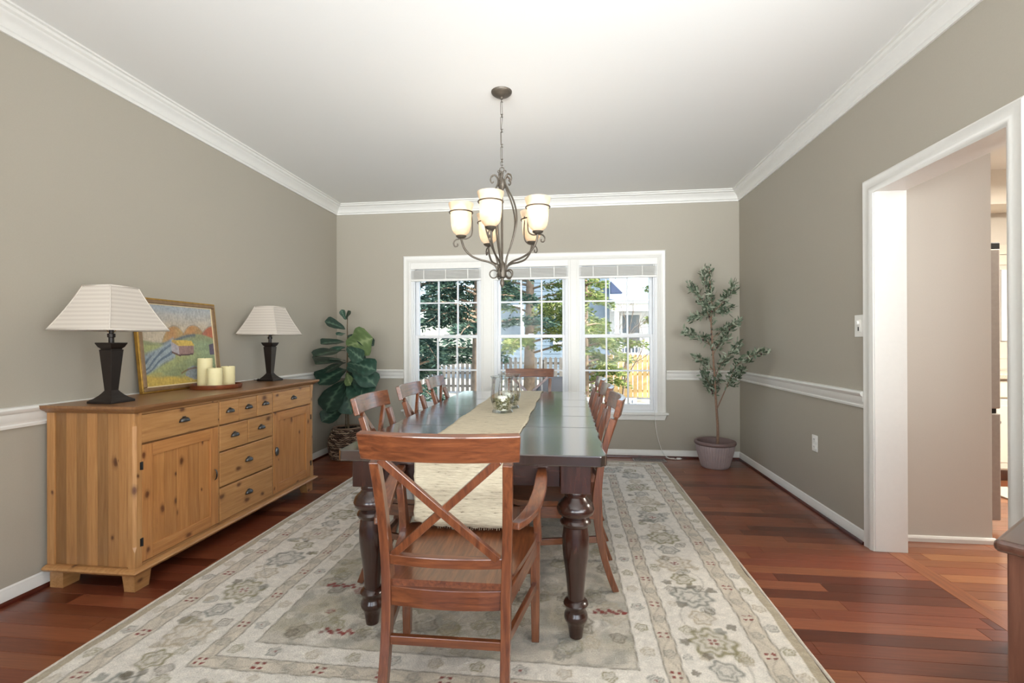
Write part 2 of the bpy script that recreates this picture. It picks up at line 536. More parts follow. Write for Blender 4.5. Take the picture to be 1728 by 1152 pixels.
def catmull(pts, n=6):
    P = [Vector(p) for p in pts]; out = []
    for i in range(len(P)-1):
        p0 = P[max(i-1, 0)]; p1 = P[i]; p2 = P[i+1]; p3 = P[min(i+2, len(P)-1)]
        for k in range(n):
            t_ = k/n
            out.append(.5*((2*p1)+(p2-p0)*t_+(2*p0-5*p1+4*p2-p3)*t_*t_+(3*p1-p0-3*p2+p3)*t_**3))
    out.append(P[-1]); return out
def rings(center, r0, r1, a0, a1, n, plane=((1, 0, 0), (0, 0, 1))):
    u, v = Vector(plane[0]), Vector(plane[1]); c = Vector(center); out = []
    for i in range(n):
        t_ = i/(n-1); a = a0+(a1-a0)*t_; r = r0+(r1-r0)*t_
        out.append(c+u*(r*math.cos(a))+v*(r*math.sin(a)))
    return out

# ------------------------------------------------------------------ room shell
XL, XR, YB, YN, ZC = -2.58, 1.74, 5.13, -2.6, 2.74
XK = 5.6                       # far side of the kitchen
WZ0, WZ1 = .455, 2.075         # window opening
WX0, WX1 = -1.725, .93
DY0, DY1, DZ = 2.085, 2.985, 2.075   # rough doorway opening in the right wall

wb = MB()
wb.box((XL-.16, YB, 0), (WX0, YB+.16, ZC)).box((WX1, YB, 0), (XR+.16, YB+.16, ZC))
wb.box((WX0, YB, 0), (WX1, YB+.16, WZ0)).box((WX0, YB, WZ1), (WX1, YB+.16, ZC))
struct(wb.build('wall_back', 'wall_paint'), 'taupe painted wall that holds the triple window', 'wall')
struct(MB().box((XL-.16, YN, 0), (XL, YB, ZC)).build('wall_left', 'wall_paint'), 'taupe painted wall behind the pine sideboard', 'wall')
SW = [(-2.1, -.6), (-.3, 1.2)]
wr = MB().box((XR, DY1, 0), (XR+.16, YB, ZC)).box((XR, DY0, DZ), (XR+.16, DY1, ZC))
ys_ = [YN, SW[0][0], SW[0][1], SW[1][0], SW[1][1], DY0]
for i in (0, 2, 4): wr.box((XR, ys_[i], 0), (XR+.16, ys_[i+1], ZC))
for a, b in SW: wr.box((XR, a, 0), (XR+.16, b, .5)); wr.box((XR, a, 2.4), (XR+.16, b, ZC))
struct(wr.build('wall_right', 'wall_paint'), 'taupe painted wall with the cased doorway and light switch', 'wall')
RW = [(-2.32, -.68), (-.17, 1.47)]
wn = MB()
xs = [XL-.16, RW[0][0], RW[0][1], RW[1][0], RW[1][1], XK+.16]
for i in (0, 2, 4): wn.box((xs[i], YN-.16, 0), (xs[i+1], YN, ZC))
for a, b in RW: wn.box((a, YN-.16, 0), (b, YN, .5)); wn.box((a, YN-.16, 2.4), (b, YN, ZC))
struct(wn.build('wall_near', 'wall_paint'), 'taupe painted wall with two windows opposite the triple window', 'wall')
struct(MB().box((XL-.2, YN-.2, ZC), (XK+.2, YB+.2, ZC+.3)).build('ceiling', 'ceiling_paint'), 'smooth white painted ceiling', 'ceiling')

# hall and kitchen beyond the doorway
HX = 2.49
struct(MB().box((XR+.16, 3.15, 0), (HX, 3.27, ZC)).build('wall_hall', 'hall_paint'), 'plain beige hall wall just beyond the doorway', 'wall')
KW = (4.13, 5.0, 1.2, 1.88)
wk = MB().box((XR+.16, YB, 0), (KW[0], YB+.16, ZC)).box((KW[1], YB, 0), (XK, YB+.16, ZC)).box((KW[0], YB, 0), (KW[1], YB+.16, KW[2])).box((KW[0], YB, KW[3]), (KW[1], YB+.16, ZC))
struct(wk.build('wall_kitchen', 'hall_paint'), 'pale kitchen wall with a window over the counter', 'wall')
struct(MB().box((XK, YN, 0), (XK+.16, YB+.16, ZC)).build('wall_kitchen_side', 'hall_paint'), 'pale side wall of the kitchen', 'wall')
struct(MB().box((3.0, YB-.34, 2.43), (XK, YB, ZC)).build('trim_9', 'cabinet_cream'), 'cream soffit above the kitchen wall', 'trim')
hb = MB().prism([(3.15, 0), (3.135, 0), (3.135, .022), (3.14, .032), (3.15, .034)], 'x', XR+.165, HX+.012)
struct(hb.build('baseboard_hall', 'trim_white'), 'thin white base strip along the hall wall', 'baseboard')

def molding(path, prof, nrm):
    """prof [(out, z)] run along a plan polyline; nrm = inward normal of each segment"""
    mb = MB(); n = len(path); k = len(prof)
    for i in range(n):
        if i == 0: nn = Vector(nrm[0]); 
        elif i == n-1: nn = Vector(nrm[-1])
        else:
            a, b = Vector(nrm[i-1]), Vector(nrm[i]); nn = (a+b)/(1+a.dot(b))
        for o_, z in prof:
            mb.v.append((path[i][0]+nn.x*o_, path[i][1]+nn.y*o_, z))
    for i in range(n-1):
        for j in range(k-1):
            a = i*k+j
            mb.f.append((a, a+k, a+k+1, a+1))
    mb.f.append(tuple(range(k))); mb.f.append(tuple(reversed([(n-1)*k+j for j in range(k)])))
    return mb
crown = [(0, 2.632), (.012, 2.632), (.014, 2.648), (.022, 2.652), (.028, 2.672), (.040, 2.69), (.058, 2.70), (.062, 2.71), (.078, 2.716), (.084, 2.728), (.098, 2.730), (.098, ZC), (0, ZC)]
perim = [(XL, YN), (XL, YB), (XR, YB), (XR, YN), (XL, YN)]
struct(molding(perim, crown, [(1, 0, 0), (0, -1, 0), (-1, 0, 0), (0, 1, 0)]).build('trim_1', 'trim_white', smooth=True), 'white crown moulding around the ceiling edge', 'crown moulding')
rail = [(0, .806), (.012, .806), (.014, .818), (.009, .824), (.012, .836), (.016, .842), (.017, .872), (.026, .880), (.030, .892), (.024, .903), (0, .905)]
struct(molding([(XL, YN), (XL, YB), (-1.80, YB)], rail, [(1, 0, 0), (0, -1, 0)]).build('trim_2', 'trim_white', smooth=True), 'white chair rail behind the sideboard and the fiddle leaf fig', 'chair rail')
struct(molding([(1.012, YB), (XR, YB), (XR, 3.05)], rail, [(0, -1, 0), (-1, 0, 0)]).build('trim_3', 'trim_white', smooth=True), 'white chair rail between triple window and doorway', 'chair rail')
basep = [(0, .018), (.013, .018), (.013, .055), (.009, .063), (.008, .072), (0, .078)]
shoe = [(0, 0), (.016, 0), (.0155, .008), (.013, .015), (.007, .020), (0, .021)]
for nm, path, nr, lb in [('baseboard_left', [(XL, YN), (XL, YB)], [(1, 0, 0)], 'white baseboard running behind the sideboard'),
                         ('baseboard_back', [(XL, YB), (XR, YB)], [(0, -1, 0)], 'white baseboard under the triple window'),
                         ('baseboard_right', [(XR, YB), (XR, 3.05)], [(-1, 0, 0)], 'white baseboard between olive tree planter and doorway')]:
    e = molding(path, basep, nr).build(nm, 'trim_white', smooth=True)
    struct(e, lb, 'baseboard')
    sh = [(o_+.0, z) for o_, z in [(.0, 0), (.024, 0), (.0235, .008), (.021, .015), (.0145, .0195), (.0135, .0175), (0, .0175)]]
    molding(path, sh, nr).build('shoe_moulding', 'shoe_wood', e, smooth=True)

# doorway casing and jamb
CAS = [(0, 0), (0, .011), (.010, .017), (.022, .014), (.048, .012), (.056, .016), (.070, .016), (.078, .010), (.085, .008), (.085, 0)]  # across, proud
def casing_frame(name, x_face, sgn, y0, y1, z1, mat, w=.085):
    """three-sided casing in a plane x = x_face; outer edge path with mitred corners"""
    mb = MB(); k = len(CAS)
    pts = [(y0-w, 0, 1, 0), (y0-w, z1+w, 1, -1), (y1+w, z1+w, -1, -1), (y1+w, 0, -1, 0)]
    for y, z, sy, sz in pts:
        for a, p in CAS:
            mb.v.append((x_face+sgn*p, y+sy*a, z+sz*a))
    for i in range(3):
        for j in range(k-1):
            a = i*k+j; mb.f.append((a, a+1, a+1+k, a+k))
        mb.f.append((i*k+k-1, i*k, i*k+k, i*k+2*k-1))
    mb.f.append(tuple(range(k))); mb.f.append(tuple(range(3*k, 4*k)))
    return mb.build(name, mat, smooth=True)
e = casing_frame('door_1', XR, -1, 2.12, 2.965, 2.05, 'trim_white')
struct(e, 'white cased doorway opening to the hall', 'doorway')
J = MB().box((XR-.001, DY0, 0), (XR+.17, 2.11, 2.075)).box((XR-.001, 2.96, 0), (XR+.17, DY1, 2.075)).box((XR-.001, 2.11, 2.055), (XR+.17, 2.96, 2.075))
J.build('door_jamb', 'trim_white', e, bevel=.002)

# ------------------------------------------------------------------ floor with planks
fl = MB().box((XL-.16, YN-.16, -.12), (XK+.16, YB+.16, -.012)).build('floor', 'subfloor')
struct(fl, 'glossy red cherry plank floor', 'floor')
PW = .083
def unit_plank():
    mb = MB(); c = .02
    lo = [(-.5, -.5), (.5, -.5), (.5, .5), (-.5, .5)]
    mb.v += [(x, y, -1) for x, y in lo]+[(x, y, -.12) for x, y in lo]+[(x*(1-.002), y*(1-c), 0) for x, y in lo]
    for L in (0, 4):
        for k in range(4):
            a = L+k; b = L+(k+1) % 4; mb.f.append((a, b, b+4, a+4))
    mb.f.append((8, 9, 10, 11))
    return mb.mesh('plank', 'cherry_plank')
planks = []
def rowfill(x0, x1, y, hall):
    x = x0 - random.uniform(0, .8)
    while x < x1:
        L = random.choice([.45, .6, .75, .9, 1.05, 1.2])*random.uniform(.9, 1.1)
        a, b = max(x, x0), min(x+L, x1)
        if b-a > .003:
            u = random.random()
            if u < .24: q = random.uniform(.85, 1.2); tn = (q*.55, q*.47*random.uniform(.95, 1.05), q*.46)
            elif u < .78: q = random.uniform(.78, 1.12); tn = (q, q*.97*random.uniform(.95, 1.05), q*.95)
            else: q = random.uniform(1.0, 1.2); tn = (q*1.2, q*1.38*random.uniform(.95, 1.05), q*1.32)
            if hall: tn = tuple(a_*b_ for a_, b_ in zip((1.25, 1.6, 1.5), [max(.88, q) for q in tn]))
            planks.append((a, b, y, tn))
        x += L
THX0, THX1 = 1.80, 1.885
y = YN
while y < YB:
    rowfill(XL, 1.74 if not (DY0 < y < DY1) else THX0, y+PW/2, False)
    rowfill(1.885, XK, y+PW/2, True)
    y += PW
RUG = (-1.90, .915, 1.12, 4.88)
def score(p):
    a, b, y, tn = p
    best = 0
    for t_ in (.1, .5, .9):
        x = a+(b-a)*t_
        if RUG[0]+.03 < x < RUG[1]-.03 and RUG[2] < y < RUG[3]: continue
        if x < -2.5 and y < 3.8: continue
        if x > 1.9 and (y > 3.15 and x < 2.5): continue
        q = project((x, y, 0))
        if q and -60 < q[0] < 1790 and q[1] < 1190: best = max(best, 1/q[2]**2*(b-a))
    return best
planks.sort(key=score, reverse=True)
upl = unit_plank()
for a, b, y, tn in planks[:270]:
    o = put('plank', upl, fl, ((a+b)/2, y, 0), None, ((b-a)-.0012, PW-.0008, .012))
    o.color = (*tn, 1)
fm = MB(); tones = []
for a, b, y, tn in planks[270:]:
    fm.box((a+.0006, y-PW/2+.0004, -.012), (b-.0006, y+PW/2-.0004, 0)); tones += [tn]*8
o = fm.build('plank_field', 'cherry_field', fl, normals=False)
at = o.data.color_attributes.new('tone', 'FLOAT_COLOR', 'POINT')
at.data.foreach_set('color', np.array([(*c, 1) for c in tones], dtype=np.float32).ravel())
o['kind'] = 'stuff'
MB().box((THX0, DY0, -.012), (THX1, DY1, .001)).build('threshold_board', 'threshold_wood', fl, bevel=.001)
MB().box((1.74, YN, -.012), (1.885, DY0-.001, 0)).box((1.74, DY1+.001, -.012), (1.885, YB, 0)).build('underwall_board', 'subfloor', fl)

# ------------------------------------------------------------------ triple window
UN = [(-1.722, -.922), (-.805, .015), (.108, .928)]     # three units
def window_unit(i, x0, x1):
    e = empty(f'window_{i}', ((x0+x1)/2, YB, WZ0)); cx = (x0+x1)/2; hw = (x1-x0)/2
    struct(e, ['unit of the triple window nearest the fiddle leaf fig', 'middle unit of the triple window, behind the end armchair', 'unit of the triple window nearest the olive tree'][i-1]+', white double hung sashes', 'window')
    H = WZ1-WZ0; fr = .03
    f_ = MB().box((-hw, .0, 0), (-hw+fr, .14, H)).box((hw-fr, .0, 0), (hw, .14, H)).box((-hw+fr, .0, H-fr), (hw-fr, .14, H)).box((-hw+fr, .0, 0), (hw-fr, .14, fr))
    f_.build('window_frame', 'sash_white', e, bevel=.002)
    # stops
    MB().box((-hw+fr, .012, fr), (-hw+fr+.014, .03, H-fr)).box((hw-fr-.014, .012, fr), (hw-fr, .03, H-fr)).build('inner_stop', 'sash_white', e, bevel=.002)
    mid = H/2
    for nm, z0, z1, y0 in (('lower_sash', fr, mid+.018, .035), ('upper_sash', mid-.018, H-fr, .078)):
        a, b = -hw+fr+.002, hw-fr-.002; st = .042; y1 = y0+.038
        tr, br = (.034, .06) if nm == 'lower_sash' else (.045, .034)
        s_ = MB().box((a, y0, z0), (a+st, y1, z1)).box((b-st, y0, z0), (b, y1, z1)).box((a+st, y0, z0), (b-st, y1, z0+br)).box((a+st, y0, z1-tr), (b-st, y1, z1))
        so = s_.build(nm, 'sash_white', e, bevel=.003)
        ga, gb, gz0, gz1 = a+st, b-st, z0+br, z1-tr
        for k in (1, 2):
            x = ga+(gb-ga)*k/3
            MB().box((x-.008, y0+.008, gz0), (x+.008, y1-.006, gz1)).build('muntin', 'sash_white', so)
        z = (gz0+gz1)/2
        for k in range(3):
            xa = ga+(gb-ga)*k/3+(.008 if k else 0); xb = ga+(gb-ga)*(k+1)/3-(.008 if k < 2 else 0)
            MB().box((xa, y0+.009, z-.008), (xb, y1-.007, z+.008)).build('muntin', 'sash_white', so)
        for k in range(3):
            for q in range(2):
                xa = ga+(gb-ga)*k/3; xb = ga+(gb-ga)*(k+1)/3; za = gz0 if q == 0 else z; zb = z if q == 0 else gz1
                MB().box((xa, y0+.017, za), (xb, y0+.020, zb)).build('pane', 'pane_glass', so)
        if nm == 'lower_sash':
            MB().box((-.03, y0-.012, z1-.004), (.03, y0+.02, z1+.012)).build('sash_lock', 'sash_white', so, bevel=.004)
    return e
for i, (a, b) in enumerate(UN): window_unit(i+1, a, b)
# mullion boards, casing, stool and apron
def flat_casing():
    mb = MB(); w = .085; k = len(CAS)
    x0, x1, z0, z1 = WX0, WX1, WZ0, WZ1
    pts = [(x0-w+.008, z0, 1, 0), (x0-w+.008, z1+w-.008, 1, -1), (x1+w-.008, z1+w-.008, -1, -1), (x1+w-.008, z0, -1, 0)]
    for x, z, sx, sz in pts:
        for a, p in CAS: mb.v.append((x+sx*a, YB-p*1.15, z+sz*a))
    for i in range(3):
        for j in range(k-1):
            a = i*k+j; mb.f.append((a, a+1, a+1+k, a+k))
        mb.f.append((i*k+k-1, i*k, i*k+k, i*k+2*k-1))
    mb.f.append(tuple(range(k))); mb.f.append(tuple(range(3*k, 4*k)))
    return mb
wc = flat_casing().build('trim_4', 'trim_white', smooth=True)
struct(wc, 'white casing, mullions and sill around the triple window', 'window casing')
for a, b in ((UN[0][1], UN[1][0]), (UN[1][1], UN[2][0])):
    MB().box((a-.012, YB-.014, WZ0), (b+.012, YB+.002, WZ1)).box((a+.012, YB-.02, WZ0), (b-.012, YB-.014, WZ1)).box((a, YB+.002, WZ0), (b, YB+.15, WZ1)).build('mullion', 'trim_white', wc, bevel=.003)
MB().box((WX0-.10, YB-.045, WZ0-.012), (WX1+.10, YB+.03, WZ0+.012)).build('sill', 'trim_white', wc, bevel=.006)
ap = MB().prism([(WX0-.082, .443), (WX1+.082, .443), (WX1+.062, .388), (WX0-.062, .388)], 'y', YB-.02, YB)
ap.build('apron', 'trim_white', wc, bevel=.003)
# raised blinds
BL = ['white raised wooden blind at the top of the window unit nearest the fiddle leaf fig', 'white raised wooden blind above the middle window unit', 'white raised wooden blind at the top of the window unit nearest the olive tree']
for i, (a, b) in enumerate(UN):
    cx = (a+b)/2; hw = (b-a)/2-.004
    e = empty('window_blind', (cx, YB, WZ1))
    tag(e, BL[i], 'blind', 'raised blinds on the triple window')
    MB().box((-hw, -.012, -.068), (hw, .008, -.002)).build('valance', 'blind_white', e, bevel=.004)
    z = -.082
    for k in range(13):
        MB().box((-hw+.008, -.018+random.uniform(-.002, .002), z-.0032), (hw-.008, .03, z)).build('slat', 'blind_white', e)
        z -= .0075
    MB().box((-hw+.006, -.02, z-.022), (hw-.006, .03, z)).build('bottom_rail', 'blind_white', e, bevel=.003)
    for x in (-hw*.62, 0, hw*.62):
        MB().box((x-.004, -.0215, z-.02), (x+.004, -.0205, -.07)).build('ladder_tape', 'blind_white', e)
# unseen rear windows, added to bring in light, and the kitchen window
for i, (a, b) in enumerate(RW):
    e = empty(f'window_{4+i}', ((a+b)/2, YN, .5)); hw = (b-a)/2
    struct(e, ['white window opposite the triple window, on the sideboard side', 'white window opposite the triple window, on the doorway side'][i], 'window')
    MB().box((-hw-.08, -.001, -.08), (-hw+.02, .018, 1.98)).box((hw-.02, -.001, -.08), (hw+.08, .018, 1.98)).box((-hw+.02, -.001, 1.88), (hw-.02, .018, 1.98)).box((-hw+.02, -.001, -.08), (hw-.02, .018, .02)).build('casing', 'trim_white', e)
    MB().box((-.025, -.1, 0), (.025, -.05, 1.9)).box((-hw, -.1, .93), (hw, -.05, .97)).build('sash', 'sash_white', e)
for i, (a, b) in enumerate(SW):  # side windows added out of view, for light from the right
    e = empty(f'window_{7+i}', (XR, (a+b)/2, .5)); hw = (b-a)/2
    struct(e, ['white interior window to the front hall, farther from the doorway', 'white interior window to the front hall, closer to the doorway'][i], 'window')
    MB().box((-.018, -hw-.08, -.08), (.001, -hw+.02, 1.98)).box((-.018, hw-.02, -.08), (.001, hw+.08, 1.98)).box((-.018, -hw+.02, 1.88), (.001, hw-.02, 1.98)).box((-.018, -hw+.02, -.08), (.001, hw-.02, .02)).build('casing', 'trim_white', e)
    MB().box((.06, -.025, 0), (.11, .025, 1.9)).box((.06, -hw, .93), (.11, hw, .97)).build('sash', 'sash_white', e)
e = empty('window_6', ((KW[0]+KW[1])/2, YB, KW[2])); hw = (KW[1]-KW[0])/2
struct(e, 'kitchen window over the counter', 'window')
MB().box((-hw-.0, -.02, 0), (-hw+.05, .14, KW[3]-KW[2])).box((hw-.05, -.02, 0), (hw, .14, KW[3]-KW[2])).box((-hw+.05, -.02, KW[3]-KW[2]-.05), (hw-.05, .14, KW[3]-KW[2])).box((-hw+.05, -.02, 0), (hw-.05, .14, .05)).build('window_frame', 'sash_white', e)
for z in (.23, .45): MB().box((-hw+.05, .04, z-.01), (hw-.05, .07, z+.01)).build('muntin', 'sash_white', e)
MB().box((-hw+.05, .05, .05), (hw-.05, .054, KW[3]-KW[2]-.05)).build('pane', 'pane_glass', e)

# ------------------------------------------------------------------ rug
def build_rug():
    x0, x1, y0, y1 = RUG
    st = .0062
    nx = int((x1-x0)/st); ny = int((y1-y0)/st)
    xs = np.linspace(x0, x1, nx); ys = np.linspace(y0, y1, ny)
    X, Y = np.meshgrid(xs, ys)
    # slightly irregular edge
    wob = .004*np.sin(Y*9.1)+.003*np.sin(Y*23+1)
    Xp = X+wob*((X-(x0+x1)/2)/(x1-x0))*2
    dE = np.minimum(np.minimum(X-x0, x1-X), np.minimum(Y-y0, y1-Y))
    vert = (np.minimum(X-x0, x1-X) < np.minimum(Y-y0, y1-Y))      # side border runs along Y
    S = np.where(vert, Y, X)                                       # coordinate along the border
    def srgb(*c): return np.array(lin(*c)[:3])
    ivory = srgb(222, 215, 203); beige = srgb(206, 195, 177); tan = srgb(174, 161, 137)
    field = srgb(196, 188, 173); grey = srgb(132, 131, 121); olive = srgb(136, 128, 92); red = srgb(128, 50, 40)
    line = srgb(100, 92, 74)
    C = np.zeros((ny, nx, 3)); C[:] = field
    def paint(mask, col, k=1.0):
        m = np.clip(mask, 0, 1)[..., None]*k
        C[:] = C*(1-m)+col*m
    def noise(sx, sy, seed):
        r = np.random.default_rng(seed)
        gx = int((x1-x0)/sx)+3; gy = int((y1-y0)/sy)+3
        g = r.random((gy, gx))
        fx = (X-x0)/sx; fy = (Y-y0)/sy
        ix = fx.astype(int); iy = fy.astype(int); tx = fx-ix; ty = fy-iy
        tx = tx*tx*(3-2*tx); ty = ty*ty*(3-2*ty)
        return (g[iy, ix]*(1-tx)+g[iy, ix+1]*tx)*(1-ty)+(g[iy+1, ix]*(1-tx)+g[iy+1, ix+1]*tx)*ty
    # bands from the outer edge
    B = [(0, .045, tan), (.045, .115, ivory), (.115, .195, beige), (.195, .50, ivory), (.50, .565, beige), (.565, .66, ivory)]
    for a, b, col in B: paint((dE >= a) & (dE < b), col)
    inner = dE >= .66
    n1 = noise(.05, .05, 1); n2 = noise(.16, .16, 2); n3 = noise(.02, .02, 3)
    paint(inner*np.clip((n2-.45)*3, 0, 1), olive, .35)
    paint(inner*np.clip((noise(.4, .4, 8)-.5)*3, 0, 1), srgb(176, 168, 150), .5)
    paint(inner*np.clip((n1-.55)*4, 0, 1), grey, .45)
    for b in (.115, .195, .50, .565, .66):
        paint(np.exp(-((dE-b-.002*np.sin(S*60))/.0035)**2), line, .8)
    # motifs
    def flower(cx, cy, R, petals, col, k=.6, ring=True, core=None, rot=0):
        i0, i1 = np.searchsorted(xs, [cx-R*1.3, cx+R*1.3]); j0, j1 = np.searchsorted(ys, [cy-R*1.3, cy+R*1.3])
        if i1 <= i0 or j1 <= j0: return
        dx = X[j0:j1, i0:i1]-cx; dy = Y[j0:j1, i0:i1]-cy
        r_ = np.hypot(dx, dy)/R; a = np.arctan2(dy, dx)+rot
        edge = .80+.11*np.cos(petals*a)+.05*np.cos(3*a+cx*9)+.10*(n3[j0:j1, i0:i1]-.5)
        m = np.exp(-((r_-edge)/.12)**2) if ring else np.clip((edge-r_)*8, 0, 1)
        if ring: m = np.maximum(m, .55*np.exp(-((r_-edge*.55)/.09)**2)+.25*(r_ < edge))
        m = np.clip(m*(.6+.9*n3[j0:j1, i0:i1]), 0, 1)[..., None]*min(1, k*1.25)
        sub = C[j0:j1, i0:i1]; sub[:] = sub*(1-m)+col*m
        if core is not None:
            mc = (np.clip((.27-r_)*12, 0, 1)*(np.cos(4*a) > -.1))[..., None]*.85
            sub[:] = sub*(1-mc)+core*mc
    def dots(cx, cy, R, col, ax):
        for sx, sy in ((1, .5), (-1, .5), (1, -.5), (-1, -.5)):
            px, py = (cx+sx*R, cy+sy*R*2) if ax else (cx+sx*R*2*.5, cy+sy*R*2)
            flower(px, py, R*.75, 2, col, .9, ring=False, rot=.6*sx*sy)
    R_ = random.Random(3)
    W_, H_ = x1-x0, y1-y0
    def along(d, step, fn, off=0):
        # positions centred d inside the edge, on the four sides
        n = int((H_-2*d)/step)
        for k in range(n+1):
            q = y0+d+(H_-2*d)*k/n
            fn(k, x0+d, q, True); fn(k+1, x1-d, q, True)
        n = int((W_-2*d)/step)
        for k in range(1, n):
            q = x0+d+(W_-2*d)*k/n
            fn(k, q, y0+d, False); fn(k+1, q, y1-d, False)
    def main_b(k, cx, cy, v):
        big = k % 2 == 0
        flower(cx, cy, .098 if big else .06, 8 if big else 6, [grey, olive, tan][k % 3], .75, core=red if k % 4 == 0 else None, rot=R_.random())
        for _ in range(7):
            ox, oy = R_.uniform(-.12, .12), R_.uniform(-.12, .12)
            if abs(ox)+abs(oy) > .11: flower(cx+ox, cy+oy, R_.uniform(.018, .036), R_.choice([3, 4, 5]), R_.choice([grey, olive, tan, line]), .6, ring=R_.random() < .5, rot=R_.random()*3)
    along(.348, .165, main_b)
    def red_b(k, cx, cy, v):
        if k % 2 == 0: dots(cx, cy, .013, red, v)
        else: flower(cx, cy, .028, 5, grey, .55)
    along(.156, .125, red_b)
    along(.532, .115, red_b)
    def guard(k, cx, cy, v):
        flower(cx, cy, .03, 5, [olive, grey, tan][k % 3], .7, core=red if k % 3 == 1 else None, rot=k)
    along(.08, .15, guard)
    along(.613, .15, guard)
    # trailing vine lines in the border
    for d, amp, per in ((.156, .024, .25), (.532, .02, .23), (.348, .09, .66)):
        paint(np.exp(-((dE-d-amp*np.sin(S*2*PI/per))/.004)**2)*(~inner), line, .35)
    # field sprays
    for k in range(520):
        cx, cy = R_.uniform(x0+.7, x1-.7), R_.uniform(y0+.7, y1-.7)
        flower(cx, cy, R_.uniform(.02, .06), R_.choice([4, 5, 6]), R_.choice([grey, olive, tan, ivory, line]), R_.uniform(.35, .65), rot=R_.random()*3)
    for k in range(26):
        cx, cy = R_.uniform(x0+.72, x1-.72), R_.uniform(y0+.7, y1-.7)
        flower(cx, cy, R_.uniform(.018, .042), R_.choice([3, 5, 7]), red, .75, ring=R_.random() < .4, rot=R_.random()*3)
    # small branching red sprays close to the two near corners of the field
    for cx, cy, sg in ((x1-.74, y0+1.03, 1), (x0+.80, y0+1.12, -1), (x0+.95, y0+.76, 1)):
        for q in range(9):
            flower(cx+sg*(q-4)*.016, cy+.014*math.sin(q*2.1)+.010*(q % 3-1), .015, 3, red, .9, ring=False, rot=q)
    C *= (.84+.32*n3*.6+.2*noise(.009, .009, 5)*.6)[..., None]
    Z = .009+.0035*noise(.012, .012, 6)+.002*n1
    ed = np.clip(dE/.012, 0, 1)
    Z = .001+(Z-.001)*np.sqrt(ed)
    n = nx*ny
    co_ = np.empty((n, 3), np.float32); co_[:, 0] = Xp.ravel(); co_[:, 1] = Y.ravel(); co_[:, 2] = Z.ravel()
    idx = np.arange(n).reshape(ny, nx)
    q = np.stack([idx[:-1, :-1], idx[:-1, 1:], idx[1:, 1:], idx[1:, :-1]], -1).reshape(-1, 4)
    me = bpy.data.meshes.new('area_rug')
    me.vertices.add(n); me.vertices.foreach_set('co', co_.ravel())
    me.loops.add(q.size); me.loops.foreach_set('vertex_index', q.ravel().astype(np.int32))
    me.polygons.add(len(q)); me.polygons.foreach_set('loop_start', np.arange(0, q.size, 4, dtype=np.int32))
    me.polygons.foreach_set('use_smooth', np.ones(len(q), bool))
    me.update(calc_edges=True)
    ca = me.color_attributes.new('colour', 'FLOAT_COLOR', 'POINT')
    col = np.ones((n, 4), np.float32); col[:, :3] = C.reshape(-1, 3)
    ca.data.foreach_set('color', col.ravel())
    me.materials.append(MATS['rug_wool'])
    o = put('area_rug', me)
    tag(o, 'large pale floral wool rug under the dining table', 'rug')
    # bound edge
    mb = MB()
    loop = [(x0, y0), (x1, y0), (x1, y1), (x0, y1), (x0, y0)]
    for (a, b), (c, d) in zip(loop[:-1], loop[1:]):
        mb.tube([(a+(c-a)*k/30+random.uniform(-.0015, .0015), b+(d-b)*k/30+random.uniform(-.0015, .0015), .007) for k in range(31)], .007, 6)
    mb.build('bound_edge', 'mat_cloth', o, smooth='full')
build_rug()
RZ = .0149   # rug top

# ------------------------------------------------------------------ dining table
TX, TY0, TY1, TZ = -.40, 1.875, 4.30, .76
tb = empty('dining_table', (TX, (TY0+TY1)/2, RZ))
tag(tb, 'long dark espresso farmhouse dining table with turned legs', 'table')
def tbl(mb, name, mat, parent=tb, **k):
    off = Vector((TX, (TY0+TY1)/2, RZ))
    mb.v = [tuple(Vector(v)-off) for v in mb.v]
    return mb.build(name, mat, parent, **k)
cuts = [TY0, TY0+.62, TY0+1.0, TY0+1.42, TY0+1.80, TY1]
hwid = .545
for i in range(5):
    a, b = cuts[i]+(.0008 if i else 0), cuts[i+1]-.0008
    n = 14
    out_r = [(TX+hwid+random.uniform(-.003, .003)+(.004*math.sin(k*1.3+i)), a+(b-a)*k/n) for k in range(n+1)]
    out_l = [(TX-hwid+random.uniform(-.003, .003), a+(b-a)*k/n) for k in range(n+1)]
    if i == 0:
        out_r[0] = (out_r[0][0]-.018, out_r[0][1]); out_l[0] = (out_l[0][0]+.018, out_l[0][1])
        out_r.insert(1, (TX+hwid, a+.018)); out_l.insert(1, (TX-hwid, a+.018))
    mb = MB().prism(out_r+out_l[::-1], 'z', .716, TZ)
    tbl(mb, 'top_leaf' if 0 < i < 4 else 'end_leaf', 'table_top', bevel=.005, segs=3)
prof = [(.040, .598), (.043, .590), (.046, .574), (.043, .566), (.050, .555), (.058, .548), (.070, .535), (.076, .516), (.070, .498), (.055, .488), (.048, .482), (.058, .474), (.0625, .464), (.058, .454), (.048, .445),
        (.050, .43), (.054, .398), (.0535, .36), (.050, .32), (.042, .264), (.036, .21), (.033, .165), (.033, .152), (.045, .146), (.0505, .135), (.045, .124), (.039, .115), (.040, .104), (.046, .094), (.048, .080), (.044, .068), (.036, .060), (.032, .04), (.026, .0)]
LEGX = (-.428, .428)
for lx in LEGX:
    for ly in (1.955, 4.22):
        lo = tbl(MB().lathe(prof, 28, (TX+lx, ly, RZ)), 'leg', 'espresso_z', smooth=True)
        tbl(MB().box((TX+lx-.06, ly-.06, .604), (TX+lx+.06, ly+.06, .716)), 'leg_block', 'espresso_z', lo, bevel=.004)
for ly, s_ in ((1.955-.03, 1), (4.22+.03, -1)):
    tbl(MB().box((TX-.367, min(ly, ly+s_*.025), .622), (TX+.367, max(ly, ly+s_*.025), .716)), 'apron', 'espresso_x', bevel=.003)
